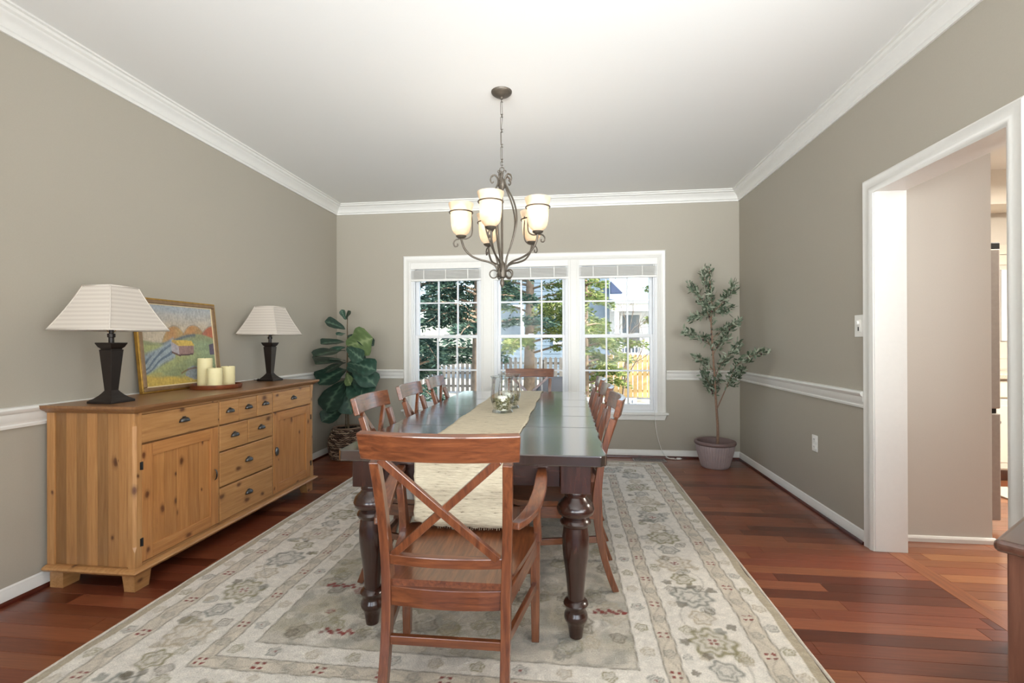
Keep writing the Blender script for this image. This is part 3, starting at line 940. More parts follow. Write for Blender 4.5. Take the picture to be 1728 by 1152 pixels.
for s_ in (-1, 1):
    x = TX+s_*.458
    tbl(MB().box((min(x, x-s_*.025), 2.016, .622), (max(x, x-s_*.025), 4.159, .716)), 'apron', 'espresso_y', bevel=.003)

# runner
def runner():
    xa, xb = -.618, -.226
    prof_ = []
    # (y, z) path from hanging near end over the table to the far hanging end
    zt = TZ+.0035+RZ*0
    path = [(TY0-.009, .470)]
    path += [(TY0-.009-.004*math.sin(k*.9), .470+(.76-.470-.006)*k/16) for k in range(1, 17)]
    path += [(TY0-.004, zt-.001), (TY0+.01, zt)]
    path += [(TY0+.03+(TY1-TY0-.06)*k/70, zt) for k in range(71)]
    path += [(TY1+.004, zt-.001), (TY1+.009, zt-.02)]
    path += [(TY1+.010, zt-.03-.2*k/8) for k in range(1, 9)]
    nu = 30; pts = []
    for k, (y, z) in enumerate(path):
        for i in range(nu):
            s_ = i/(nu-1)
            x = xa+(xb-xa)*s_+.012*(y-3)*.5*(1 if y < 3 else .4)*0
            if i in (0, nu-1): x += random.uniform(-.003, .003)+.004*math.sin(y*11+i)
            zz = z
            if k == 0: zz += .035*((s_-.5)*2)**4*(1.0 if s_ < .5 else .35)+random.uniform(-.003, .003)
            yy = y
            if z < .74 and y < 2: yy -= .004*math.sin(s_*9)*(0.76-z)*3 - 0
            pts.append((x, min(yy, TY0-.006) if (z < .755 and y < 2) else yy, zz+(random.uniform(-.0006, .0006) if y > TY0+.02 and y < TY1 else 0)))
    o = MB().quad_grid(pts, nu, len(path)).build('table_runner', 'runner_cloth', smooth='full')
    md = o.modifiers.new('thickness', 'SOLIDIFY'); md.thickness = .0022; md.offset = 1
    # fringe threads
    fr = MB()
    for k in range(46):
        s_ = k/45; x = xa+(xb-xa)*s_
        z0 = .470+.035*((s_-.5)*2)**4*(1.0 if s_ < .5 else .35)
        fr.tube([(x, TY0-.0105, z0+.003), (x+random.uniform(-.003, .003), TY0-.011, z0-random.uniform(.004, .012))], .0008, 4)
    f_ = fr.build('fringe', 'runner_cloth', o); f_['kind'] = 'stuff'
    tag(o, 'beige slubby woven runner laid along the dining table', 'table runner')
runner()

# ------------------------------------------------------------------ glass hurricanes with moss and candles
def hurricane(x, y, sc_, lab, labm, labc):
    z0 = TZ+.0062
    e = empty('hurricane_vase', (x, y, z0))
    tag(e, lab, 'vase', 'glass hurricane vases on the runner')
    out = [(.050, 0), (.063, .0), (.066, .006), (.062, .014), (.056, .022), (.058, .032), (.066, .055), (.0725, .085), (.0735, .11), (.070, .145), (.066, .18), (.065, .20), (.068, .215), (.0745, .224)]
    inn = [(r-.003, max(z, .012)) for r, z in out[::-1] if z > .008]
    MB().lathe([(r*sc_, z*sc_) for r, z in out[1:]], 36, caps=False).build('glass_body', 'vase_glass', e, smooth=True)
    MB().lathe([(0, .002), (.062, .002), (.060, .010), (0, .010)], 36, caps=False).build('glass_foot', 'vase_glass', e, smooth=True)
    MB().lathe([(.0745*sc_+.002*math.cos(a)-.001, .224*sc_+.002*math.sin(a)) for a in np.linspace(0, 2*PI, 8)], 36, caps=False).build('rim', 'vase_glass', e, smooth='full')
    mo = MB(); rr = random.Random(5)
    for k in range(520):
        zz = rr.uniform(.02, .088)
        R_ = (.048 if zz < .04 else .058)
        a = rr.uniform(0, 2*PI); q = R_*math.sqrt(rr.uniform(.28, 1))
        c = Vector((q*math.cos(a), q*math.sin(a), zz))*sc_
        d = Vector((rr.uniform(-1, 1), rr.uniform(-1, 1), rr.uniform(-.6, .6))).normalized()*.010
        s_ = d.orthogonal().normalized()*.004
        o_ = len(mo.v); mo.v += [tuple(c-d), tuple(c+s_), tuple(c+d), tuple(c-s_)]
        mo.f.append((o_, o_+1, o_+2, o_+3))
    mm = mo.build('moss', 'moss', loc=(x, y, z0), normals=False)
    tag(mm, labm, 'moss', 'moss fillings in the vases', 'stuff')
    c = empty('pillar_candle', (x, y, z0+.014*sc_))
    tag(c, labc, 'candle', 'candles inside the vases')
    MB().lathe([(.0, .0), (.030, 0), (.031, .004), (.031, .084), (.028, .088), (.010, .086), (0, .085)], 24, caps=False).build('wax_body', 'wax_white', c, smooth=True)
    MB().tube([(0, 0, .084), (.001, 0, .096)], .0012, 5).build('wick', 'iron_dark', c)
hurricane(-.404, 2.945, 1.0, 'clear glass hurricane vase on the runner, farther from the window', 'grey green moss filling the vase farther from the window', 'white candle inside the vase farther from the window')
hurricane(-.385, 3.14, 1.0, 'clear glass hurricane vase on the runner, nearer the window', 'grey green moss filling the vase nearer the window', 'white candle inside the vase nearer the window')

# ------------------------------------------------------------------ cross-back chairs
def build_chair(arm):
    e = empty('dining_armchair' if arm else 'dining_chair')
    hx0, hx1, hr = (.193, .211, .246) if arm else (.165, .178, .214)
    hf, yf = (.262, .40) if arm else (.20, .385)
    seat_w = (.20, .272) if arm else (.175, .225)
    zt = .93-RZ
    PY = [(-.085, 0), (-.058, .07), (-.030, .16), (-.010, .26), (0, .36), (.002, .44), (-.004, .52), (-.020, .62), (-.045, .73), (-.072, .82), (-.100, .915)]
    def py(z):
        for (a, b), (c, d) in zip(PY[:-1], PY[1:]):
            if b <= z <= d: return a+(c-a)*(z-b)/(d-b)
        return PY[-1][0]
    def px(z): return hx0+(hx1-hx0)*max(0, (z-.4))/.5
    for s_ in (-1, 1):
        pts = catmull([(s_*px(z), y, z) for y, z in PY if z < zt-.03], 3)
        n = len(pts)
        dep = [.030+.016*math.exp(-((p[2]-.40)/.14)**2) for p in pts]
        MB().sweep(pts, (1, 0, 0), .031, dep).build('back_post', 'chair_z', e, bevel=.003, zmin=0)
    # curved top rail
    zr = zt-.042; n = 17; yb = py(zr)
    rail_pts = [(hr*(2*k/(n-1)-1), yb-.004-.034*(1-(2*k/(n-1)-1)**2), zr) for k in range(n)]
    MB().sweep(rail_pts, (0, -.27, 1), .086, .026).build('top_rail', 'chair_x', e, bevel=.004)
    # curved lower rail
    zl = .495; yl = py(zl)
    low = [((px(zl)-.012)*(2*k/(n-1)-1), yl-.002-.018*(1-(2*k/(n-1)-1)**2), zl-.004) for k in range(n)]
    MB().sweep(low, (0, -.08, 1), .034, .024).build('lower_rail', 'chair_x', e, bevel=.003)
    # crossed braces
    for s_ in (-1, 1):
        z0, z1 = .505, zt-.083
        pts = []
        for k in range(9):
            t_ = k/8; z = z0+(z1-z0)*t_
            x = s_*(-(px(z0)-.026)+(px(z0)+px(z1)-.050)*t_)
            pts.append((x, py(z)-.012-.012*math.sin(PI*t_)+s_*.004, z))
        MB().sweep(pts, (0, 1, .1), .018, .025).build('cross_brace', 'chair_z', e, bevel=.002)
    # dished plank seat
    nu, nv = 15, 13; top = []; bot = []
    sb, sf = seat_w
    for j in range(nv):
        tj = j/(nv-1); y = -.008+(yf+.028+.008)*tj
        w_ = (sb-.012)+(sf-sb+.012)*min(1, tj*1.25)**.8
        for i in range(nu):
            si = 2*i/(nu-1)-1
            yy = y+(.018*(1-si*si) if j == nv-1 else .018*(1-si*si)*tj**3)
            ww = w_-(.02*abs(si)**6 if j == nv-1 else 0)
            dish = .012*(1-si*si)*math.sin(PI*min(1, tj*1.15))
            z = .424+.016*tj-dish
            top.append((si*ww, yy, z)); bot.append((si*(ww-.004), yy, .402+.010*tj))
    mb = MB().quad_grid(top, nu, nv); o_ = len(mb.v); mb.quad_grid(bot, nu, nv)
    ring = [i for i in range(nu)]+[j*nu+nu-1 for j in range(1, nv)]+[(nv-1)*nu+i for i in range(nu-2, -1, -1)]+[j*nu for j in range(nv-2, 0, -1)]
    for a, b in zip(ring, ring[1:]+ring[:1]): mb.f.append((a, b, b+o_, a+o_))
    mb.build('seat', 'chair_y', e, smooth=True)
    # aprons
    rp = [((hx0-.014)*(2*k/10-1), -.002-.016*(1-(2*k/10-1)**2), .372) for k in range(11)]
    MB().sweep(rp, (0, 0, 1), .062, .020).build('rear_apron', 'chair_x', e, bevel=.002)
    MB().box((-hf+.02, yf-.008, .345), (hf-.02, yf+.010, .404)).build('front_apron', 'chair_x', e, bevel=.002)
    for s_ in (-1, 1):
        MB().sweep([(s_*(hx0+.006), .018, .372), (s_*hf, yf-.018, .376)], (0, 0, 1), .056, .018).build('side_apron', 'chair_y', e, bevel=.002)
        MB().sweep([(s_*hf, yf, 0), (s_*hf, yf, .2), (s_*hf, yf, .406)], (1, 0, 0), [.030, .036, .040], [.030, .036, .040]).build('front_leg', 'chair_z', e, bevel=.003)
        MB().sweep([(s_*(hx0+.001), py(.235)+.012, .245), (s_*hf, yf-.014, .225)], (0, 0, 1), .030, .017).build('side_stretcher', 'chair_y', e, bevel=.002)
    zs = .235 if arm else .19
    MB().sweep([(-hx0+.014, py(zs), zs), (hx0-.014, py(zs), zs)], (0, 0, 1), .028, .018).build('rear_stretcher', 'chair_x', e, bevel=.002)
    MB().sweep([(-hf+.016, yf, .28), (hf-.016, yf, .28)], (0, 0, 1), .028, .018).build('front_stretcher', 'chair_x', e, bevel=.002)
    if arm:
        for s_ in (-1, 1):
            p = catmull([(s_*.222, py(.60)+.012, .606), (s_*.242, .07, .598), (s_*.268, .17, .604), (s_*.286, .27, .632), (s_*.290, .35, .660), (s_*.289, .412, .672)], 4)
            n_ = len(p)
            MB().sweep(p, (1, 0, 0), [.030+.016*math.sin(PI*k/(n_-1))+.006*k/(n_-1) for k in range(n_)], .022).build('armrest', 'chair_y', e, bevel=.004)
            p = catmull([(s_*.274, yf-.004, .405), (s_*.272, yf-.010, .46), (s_*.270, yf-.030, .53), (s_*.276, yf-.034, .60), (s_*.288, yf-.020, .655)], 4)
            n_ = len(p)
            MB().sweep(p, (1, 0, 0), .030, [.052-.018*math.sin(PI*k/(n_-1)) for k in range(n_)]).build('arm_support', 'chair_z', e, bevel=.003)
    return e
ac = build_chair(True)
ac.location = (-.39, 1.505, RZ); ac.rotation_euler = (0, 0, math.radians(.6))
tag(ac, 'cherry brown cross back armchair at the table end facing the window', 'chair', 'armchairs at the table ends')
ac2 = copy_tree(ac); ac2.location = (-.388, 4.775, RZ); ac2.rotation_euler = (0, 0, PI)
ac2['label'] = 'cherry brown cross back armchair at the table end with its back to the window'
dc = build_chair(False)
ROWL = [('sideboard', -1, -.938, (2.44, 3.06, 3.68)), ('doorway', 1, .138, (2.49, 3.07, 3.69))]
ORD = ['farthest from the window', 'middle of its row', 'closest to the window']
first = True
for side, sg, X, ys in ROWL:
    for k, y in enumerate(ys):
        o = dc if first else copy_tree(dc)
        first = False
        o.location = (X, y, RZ)
        o.rotation_euler = (0, 0, -PI/2 if sg < 0 else PI/2)
        tag(o, f'armless cross back dining chair on the {side} side of the table, {ORD[k]}', 'chair', 'armless chairs along the table sides')

# ------------------------------------------------------------------ sideboard
SB = empty('sideboard', (-2.315, 2.90, 0))
tag(SB, 'long knotty pine sideboard with cup pulls under the two bronze lamps', 'sideboard')
SO = Vector((-2.315, 2.90, 0))
def sbd(mb, name, mat, parent=SB, tone=1.0, **k):
    mb.v = [tuple(Vector(v)-SO) for v in mb.v]
    o = mb.build(name, mat, parent, **k)
    t_ = tone if isinstance(tone, tuple) else (tone, tone, tone)
    o.color = (*t_, 1)
    return o
SXB, SXF, SY0, SY1 = -2.555, -2.075, 2.085, 3.715
# top with moulded edge
tp = []
for hz, ov in ((.862, .004), (.868, .010), (.880, .030), (.888, .036), (.900, .036)):
    tp.append((hz, ov))
mb = MB(); o_ = 0
for z, ov in tp:
    mb.v += [(SXB, SY0-ov, z), (SXF+ov, SY0-ov, z), (SXF+ov, SY1+ov, z), (SXB, SY1+ov, z)]
for i in range(len(tp)-1):
    for k in range(4):
        a = i*4+k; b = i*4+(k+1) % 4; mb.f.append((a, b, b+4, a+4))
mb.f.append((3, 2, 1, 0)); e_ = (len(tp)-1)*4; mb.f.append((e_, e_+1, e_+2, e_+3))
sbd(mb, 'top', 'pinetop_y', tone=(1, .97, .92), bevel=.0015)
# plinth moulding
mb = MB()
for z, ov in ((.085, .006), (.088, .020), (.100, .028), (.108, .022), (.114, .006)):
    mb.v += [(SXB, SY0-ov, z), (SXF+ov, SY0-ov, z), (SXF+ov, SY1+ov, z), (SXB, SY1+ov, z)]
for i in range(4):
    for k in range(4):
        a = i*4+k; b = i*4+(k+1) % 4; mb.f.append((a, b, b+4, a+4))
mb.f.append((3, 2, 1, 0)); mb.f.append((16, 17, 18, 19))
sbd(mb, 'plinth', 'pine_y', tone=.95, bevel=.001)
# carcass core
sbd(MB().box((SXB, SY0+.02, .11), (SXF-.022, SY1-.02, .864)), 'carcass', 'pine_y', tone=.55)
# chamfered corner posts
for sy, ys in ((1, SY0), (-1, SY1)):
    ch = .012; w_ = .036
    def post(chm):
        return [(SXF-w_, ys), (SXF-chm, ys), (SXF, ys+sy*chm), (SXF, ys+sy*.04), (SXF-w_, ys+sy*.04)]
    mb = MB(); lv = [(.114, .001), (.19, .001), (.215, ch), (.80, ch), (.825, .001), (.862, .001)]
    for z, c in lv: mb.v += [(x, y, z) for x, y in post(c)]
    for i in range(len(lv)-1):
        for k in range(5):
            a = i*5+k; b = i*5+(k+1) % 5; mb.f.append((a, b, b+5, a+5))
    mb.f.append((4, 3, 2, 1, 0)); mb.f.append(tuple(range(25, 30)))
    sbd(mb, 'corner_post', 'pine_z', tone=1.03)
    sbd(MB().box((SXB, min(ys, ys+sy*.03), .114), (SXB+.042, max(ys, ys+sy*.03), .862)), 'back_stile', 'pine_z', tone=1.03, bevel=.002)
    sp = sbd(MB().box((SXB+.04, min(ys+sy*.012, ys+sy*.03), .114), (SXF-w_+.002, max(ys+sy*.012, ys+sy*.03), .862)), 'side_panel', 'pine_z', tone=.8)
    xs_ = np.linspace(SXB+.042, SXF-w_, 8)
    for k in range(7):
        sbd(MB().box((xs_[k]+.0004, min(ys+sy*.008, ys+sy*.014), .116), (xs_[k+1]-.0004, max(ys+sy*.008, ys+sy*.014), .860)), 'panel_board', 'pine_z', sp, tone=[(q, q*.97, q*.92) for q in [(.56, .88, .66, .98, .62, .80, .94)[k]]][0])
# feet
for x0, x1, tx in ((SXB+.012, SXB+.085, 0), (SXF-.075, SXF-.005, 1)):
    for y0, y1 in ((SY0+.004, SY0+.10), (SY1-.10, SY1-.004)):
        lo = (.014, .016)
        mb = MB()
        near = y0 < 3
        ya, yb = (y0, y1-lo[1]) if near else (y0+lo[1], y1)
        xa, xb = (x0, x1-0) if tx == 0 else (x0+lo[0], x1)
        mb.v += [(xa, ya, 0), (xb, ya, 0), (xb, yb, 0), (xa, yb, 0), (x0, y0, .086), (x1, y0, .086), (x1, y1, .086), (x0, y1, .086)]
        mb.f += [(0, 3, 2, 1), (4, 5, 6, 7), (0, 1, 5, 4), (1, 2, 6, 5), (2, 3, 7, 6), (3, 0, 4, 7)]
        sbd(mb, 'foot', 'pine_y', tone=.92, bevel=.001)
# real gaps between face frame and fronts show the darker-toned carcass
fr = MB()
xf0, xf1 = SXF-.022, SXF-.004
for y0, y1, z0, z1 in ((SY0+.04, SY1-.04, .852, .862), (2.645, 2.656, .114, .852), (3.173, 3.185, .114, .852), (SY0+.04, SY1-.04, .114, .126)):
    fr.box((xf0, y0, z0), (xf1, y1, z1))
sbd(fr, 'face_frame', 'pine_y', tone=.8)
def cup_pull(parent, y, z, s_=1.0):
    mb = MB(); nu, nv = 9, 6; pts = []
    for j in range(nv):
        b = PI/2*j/(nv-1)
        for i in range(nu):
            a = PI*i/(nu-1)
            pts.append((.002+.021*s_*math.sin(b)*math.sin(a)**.8, -.033*s_*math.cos(a)*(math.sin(b)*.35+.65*math.sin(min(PI/2, b*1.4))), .024*s_*math.cos(b)))
    mb.quad_grid([(SXF+p[0], y+p[1], z-.008*s_+p[2]) for p in pts], nu, nv)
    o = sbd(mb, 'cup_pull', 'pewter', parent, smooth='full')
    md = o.modifiers.new('thickness', 'SOLIDIFY'); md.thickness = .002
    b_ = MB().box((SXF, y-.035*s_, z-.010*s_), (SXF+.003, y+.035*s_, z-.004*s_))
    b_.box((SXF, y-.012*s_, z+.012*s_), (SXF+.002, y+.012*s_, z+.020*s_))
    sbd(b_, 'pull_flange', 'pewter', parent, bevel=.001)
def drawer(y0, y1, z0, z1, tone):
    d = sbd(MB().box((SXF-.020, y0, z0), (SXF, y1, z1)), 'drawer', 'pine_y', tone=tone, bevel=.004)
    cup_pull(d, (y0+y1)/2, (z0+z1)/2+.004)
    return d
dt = lambda: [(q, q*.99, q*.96) for q in [random.uniform(.94, 1.06)]][0]
G = .003
drawer(2.127, 2.643, .711, .850, dt())
drawer(3.187, 3.673, .711, .850, dt())
for a, b in ((2.658, 2.823), (2.829, 2.998), (3.006, 3.171)): drawer(a, b, .710, .850, dt())
for a, b in ((2.658, 2.908), (2.916, 3.171)): drawer(a, b, .550, .701, dt())
drawer(2.658, 3.171, .336, .541, dt())
drawer(2.658, 3.171, .128, .327, dt())
def door(y0, y1, z0, z1, hinge_near):
    st = .062
    tn = (1.03, .90, .78)
    d = sbd(MB().box((SXF-.021, y0, z0), (SXF-.0175, y1, z1)), 'door', 'pine_z', tone=tn)
    sbd(MB().box((SXF-.0174, y0, z0), (SXF, y0+st, z1)), 'door_stile', 'pine_z', d, tone=tn, bevel=.003)
    sbd(MB().box((SXF-.0174, y1-st, z0), (SXF, y1, z1)), 'door_stile', 'pine_z', d, tone=tn, bevel=.003)
    sbd(MB().box((SXF-.0174, y0+st+.0005, z1-st), (SXF, y1-st-.0005, z1)), 'door_rail', 'pine_y', d, tone=tn, bevel=.002)
    sbd(MB().box((SXF-.0174, y0+st+.0005, z0), (SXF, y1-st-.0005, z0+st)), 'door_rail', 'pine_y', d, tone=tn, bevel=.002)
    n = 5; ys_ = np.linspace(y0+st, y1-st, n+1)
    for k in range(n):
        q = random.uniform(.92, 1.08)
        sbd(MB().box((SXF-.0174, ys_[k]+.0005, z0+st), (SXF-.009, ys_[k+1]-.0005, z1-st)), 'panel_board', 'pine_z', d, tone=(1.0*q, .88*q, .75*q))
    hy = y1-.028 if hinge_near else y0+.028; zc_ = (z0+z1)/2+.01
    # upright shell-shaped latch pull
    mb = MB(); nu, nv = 9, 6; pts = []
    for j in range(nv):
        b = PI/2*j/(nv-1)
        for i in range(nu):
            a = PI*i/(nu-1)
            pts.append((SXF+.002+.018*math.sin(b)*math.sin(a)**.8, hy-.003+(.018 if hinge_near else -.018)*(math.cos(b)-.3), zc_-.032*math.cos(a)*(math.sin(b)*.35+.65*math.sin(min(PI/2, b*1.4)))))
    mb.quad_grid(pts, nu, nv)
    o = sbd(mb, 'door_pull', 'pewter', d, smooth='full')
    md = o.modifiers.new('thickness', 'SOLIDIFY'); md.thickness = .002
    yh = y0-.002 if hinge_near else y1+.002
    for z in (z0+.10, z1-.10):
        sbd(MB().tube([(SXF+.002, yh, z-.02), (SXF+.002, yh, z+.02)], .0045, 8).box((SXF-.002, yh-.011 if hinge_near else yh, z-.019), (SXF+.0012, yh if hinge_near else yh+.011, z+.019)), 'hinge', 'iron_dark', d)
door(2.127, 2.643, .129, .702, True)
door(3.187, 3.673, .129, .702, False)

# ------------------------------------------------------------------ table lamps on the sideboard
def table_lamp():
    e = empty('table_lamp')
    b = .0675
    body = [(b, 0), (b, .012), (.064, .014), (.050, .024), (.036, .038), (.026, .052), (.020, .062), (.0205, .07), (.034, .262), (.035, .268), (.030, .270), (.0305, .274), (.038, .282), (.044, .296), (.046, .300), (.046, .305)]
    MB().frustum(body).build('lamp_base', 'lamp_bronze', e, bevel=.0012)
    MB().lathe([(.012, .304), (.012, .330), (.017, .333), (.017, .350), (.010, .352), (.010, .372)], 16).build('lamp_neck', 'lamp_bronze', e, smooth=True)
    # harp and finial holding the shade
    h = MB()
    h.tube(rings((0, 0, .462), .05, .05, -PI*.45, PI*1.45, 24, ((1, 0, 0), (0, 0, 2.2)))[:], .0016, 6)
    h.build('harp', 'brass', e, smooth='full')
    z0, z1, h0, h1 = .368, .588, .170, .077
    n = 9
    s_ = MB()
    # slightly concave pyramid shade, open top and bottom, real thickness
    def lev(t_, off): return h0+(h1-h0)*(t_+.10*math.sin(PI*t_)*.5)-off
    L = [(lev(k/n, 0), z0+(z1-z0)*k/n) for k in range(n+1)]+[(lev(k/n, .003), z0+(z1-z0)*k/n) for k in range(n, -1, -1)]
    o_ = 0
    for hw_, z in L: s_.v += [(-hw_, -hw_, z), (hw_, -hw_, z), (hw_, hw_, z), (-hw_, hw_, z)]
    N = len(L)
    for i in range(N):
        j = (i+1) % N
        for k in range(4):
            s_.f.append((i*4+k, i*4+(k+1) % 4, j*4+(k+1) % 4, j*4+k))
    sh = s_.build('lamp_shade', 'striped_linen', e)
    tr = MB()
    for hw_, z in ((h0, z0), (h1, z1)):
        c = [(-hw_, -hw_), (hw_, -hw_), (hw_, hw_), (-hw_, hw_)]
        for k in range(4):
            a, b_ = c[k], c[(k+1) % 4]
            tr.tube([(a[0], a[1], z), (b_[0], b_[1], z)], .0042, 6)
    for sx, sy in ((1, 1), (1, -1), (-1, 1), (-1, -1)):
        tr.tube([(sx*lev(k/n, 0), sy*lev(k/n, 0), z0+(z1-z0)*k/n) for k in range(n+1)], .003, 6)
    tr.build('shade_trim', 'linen_shade', sh, smooth='full')
    sp = MB()
    for a in range(3):
        sp.tube([(0, 0, z1-.012), (h1*.98*math.cos(a*2*PI/3+.3), h1*.98*math.sin(a*2*PI/3+.3), z1-.006)], .0014, 5)
    sp.build('shade_spider', 'brass', sh)
    MB().lathe([(.0, .372), (.012, .374), (.014, .395), (.028, .43), (.030, .45), (.022, .472), (0, .482)], 16, caps=False).build('bulb', 'wax_white', e, smooth=True)
    MB().tube(catmull([(-.066, -.01, .004), (-.085, -.012, .014), (-.105, 0, .012), (-.125, .01, .0035), (-.16, .03, .0032)], 5), .0028, 6).build('cord', 'cord_black', e, smooth='full')
    return e
l1 = table_lamp(); l1.location = (-2.314, 2.195, .9005)
tag(l1, 'dark bronze lamp with cream shade at the sideboard end away from the fig', 'table lamp', 'pair of lamps on the sideboard')
l2 = copy_tree(l1); l2.location = (-2.365, 3.585, .9005)
l2['label'] = 'dark bronze lamp with cream shade at the sideboard end nearest the fig'

# ------------------------------------------------------------------ painting leaning on the wall
def painting():
    W, Hh = .655, .585
    e = empty('framed_painting', (-2.498, 2.90, .901))
    e.rotation_euler = (0, -math.atan2(.062, Hh), 0)
    tag(e, 'gold framed oil painting of hills and a hut leaning on the wall', 'painting')
    fw = .038
    def border(a, b, z0, z1, x0, x1):
        # rectangular ring in the y-z plane between inset a and b
        m_ = MB()
        for (y0, y1, q0, q1) in ((-W/2+a, W/2-a, a, b), (-W/2+a, W/2-a, Hh-b, Hh-a), (-W/2+a, -W/2+b, b, Hh-b), (W/2-b, W/2-a, b, Hh-b)):
            m_.box((x0, y0, q0), (x1, y1, q1))
        return m_
    border(0, .010, 0, 0, -.030, -.004).build('frame_edge', 'gold_frame', e, bevel=.003)
    border(.009, .033, 0, 0, -.028, .0).build('frame', 'bronze_frame', e, bevel=.005)
    border(.032, .039, 0, 0, -.024, -.008).build('frame_slip', 'cream_edge', e, bevel=.001)
    nu, nv = 170, 150
    u, v = np.meshgrid(np.linspace(0, 1, nu), np.linspace(0, 1, nv))
    r = np.random.default_rng(4)
    def nz(su, sv):
        g = r.random((int(1/sv)+3, int(1/su)+3)); fx = u/su; fy = v/sv
        ix = fx.astype(int); iy = fy.astype(int); tx = fx-ix; ty = fy-iy
        tx = tx*tx*(3-2*tx); ty = ty*ty*(3-2*ty)
        return (g[iy, ix]*(1-tx)+g[iy, ix+1]*tx)*(1-ty)+(g[iy+1, ix]*(1-tx)+g[iy+1, ix+1]*tx)*ty
    def c(*k): return np.array(lin(*k)[:3])
    C = np.zeros((nv, nu, 3))
    def lerp(m, col, k=1.0):
        mm = np.clip(m, 0, 1)[..., None]*k; C[:] = C*(1-mm)+col*mm
    C[:] = c(196, 182, 160)
    lerp((v-.72)/.25+.3*(nz(.2, .08)-.5), c(170, 176, 180))
    n1 = nz(.09, .04); n2 = nz(.04, .05); n3 = nz(.2, .12)
    # domed hills
    def dome(cu, top, hw, col, shade):
        h = top-.18*np.clip(np.abs((u-cu)/hw), 0, 2)**2.2
        m_ = np.clip((h-v)*60, 0, 1); lerp(m_, col)
        lerp(m_*np.clip((np.abs(u-cu+.25*hw)/hw)-.1, 0, 1)*(.6+.6*n2), shade, .7)
        lerp(np.exp(-((v-h)/.006)**2), c(96, 92, 88), .5)
    dome(.42, .745, .17, c(184, 140, 96), c(178, 172, 120))
    dome(.70, .765, .19, c(188, 140, 92), c(156, 150, 118))
    dome(1.02, .765, .24, c(182, 110, 84), c(108, 118, 122))
    # dark valley band and green slopes
    band = .60-.05*np.sin(u*6+.4)+.04*(n3-.5)
    lerp((band-v)*40, c(150, 156, 120))
    lerp(np.exp(-((v-band+.03)/.025)**2)*(u > .15)*(u < .72), c(88, 96, 112), .8)
    lerp(((.55-.1*u)-v)*12+n1-.5, c(162, 166, 116))
    lerp(np.clip((u-.55)*4, 0, 1)*np.clip((.60-v)*12, 0, 1), c(142, 160, 128), .7)
    # river, lower left
    riv = .46-1.1*(.30-u)
    lerp(np.clip(1-np.abs(v-(.32+.55*(u-.12)))/(.12+.05*n3), 0, 1)*3*(u < .40), c(148, 160, 170), .9)
    lerp((np.sin((v*1.3-u)*60+6*n3) > .3)*np.clip(1-np.abs(v-(.30+.55*(u-.12)))/.13, 0, 1)*2*(u < .36), c(74, 92, 112), .7)
    # foreground
    lerp((.36-.5*np.abs(u-.55)-v)*10+n1-.5, c(136, 146, 112), .8)
    lerp((.17-.12*u+.06*(n1-.5)-v)*16, c(196, 168, 88))
    lerp((np.hypot((u-.68)/.16, (v-.13)/.09) < 1+.2*(n2-.5))*1.0, c(140, 146, 156), .8)
    lerp((np.abs(v-(.19-1.5*(u-.66)**2)) < .012)*(np.abs(u-.66) < .2), c(118, 84, 62), .7)
    # hut
    def poly(pts, col):
        m_ = np.ones_like(u, bool)
        for (a, b), (c_, d) in zip(pts, pts[1:]+pts[:1]): m_ &= ((c_-a)*(v-b)-(d-b)*(u-a)) >= 0
        lerp(m_.astype(float), col)
    poly([(.36, .42), (.46, .375), (.46, .50), (.36, .535)], c(168, 160, 164))
    poly([(.46, .375), (.67, .385), (.68, .49), (.46, .49)], c(150, 122, 116))
    poly([(.45, .485), (.69, .485), (.65, .555), (.37, .565)], c(206, 176, 92))
    poly([(.36, .545), (.45, .487), (.47, .50), (.40, .57)], c(188, 156, 90))
    poly([(.36, .395), (.46, .352), (.46, .375), (.36, .42)], c(104, 78, 70))
    poly([(.46, .355), (.66, .365), (.66, .385), (.46, .375)], c(92, 72, 70))
    poly([(.92, .36), (1.0, .36), (1.0, .52), (.92, .50)], c(98, 90, 104))
    C *= (.86+.28*nz(.012, .03))[..., None]*(.92+.16*n1)[..., None]
    y = (u-.5)*(W-.074); z = .037+v*(Hh-.074)
    pts = [(-.012+.0008*q, a, b) for a, b, q in zip(y.ravel(), z.ravel(), nz(.015, .02).ravel())]
    o = MB().quad_grid(pts, nu, nv).build('canvas', 'painting_oil', e, normals=False, smooth='full')
    ca = o.data.color_attributes.new('colour', 'FLOAT_COLOR', 'POINT')
    col = np.ones((nu*nv, 4), np.float32); col[:, :3] = C.reshape(-1, 3); ca.data.foreach_set('color', col.ravel())
    MB().box((-.026, -W/2+.01, .01), (-.014, W/2-.01, Hh-.01)).build('backing_board', 'tray_wood', e)
painting()

# ------------------------------------------------------------------ candle tray and candles
tr = empty('candle_tray', (-2.345, 2.970, .9005))
tag(tr, 'round reddish wooden tray carrying three candles', 'tray')
MB().lathe([(.0, 0), (.146, 0), (.150, .004), (.152, .026), (.150, .028), (.146, .027), (.144, .010), (.0, .009)], 48, caps=False).build('tray_body', 'tray_wood', tr, smooth=True)
def pillar(x, y, r, h, lab):
    e = empty('pillar_candle', (x, y, .910))
    tag(e, lab, 'candle', 'ivory pillar candles on the tray')
    MB().lathe([(0, 0), (r-.002, 0), (r, .003), (r, h-.003), (r-.003, h), (r-.010, h-.004), (.004, h-.008), (0, h-.008)], 32, caps=False).build('wax_body', 'wax', e, smooth=True)
    MB().tube([(0, 0, h-.009), (.001, 0, h+.004)], .0014, 6).build('wick', 'iron_dark', e)
pillar(-2.425, 2.965, .044, .190, 'tall ivory pillar candle beside two short ones on the tray')
pillar(-2.305, 2.905, .044, .128, 'short ivory pillar candle on the tray, on the side away from the fig')
pillar(-2.325, 3.055, .042, .132, 'short ivory pillar candle on the tray, on the side nearest the fig')

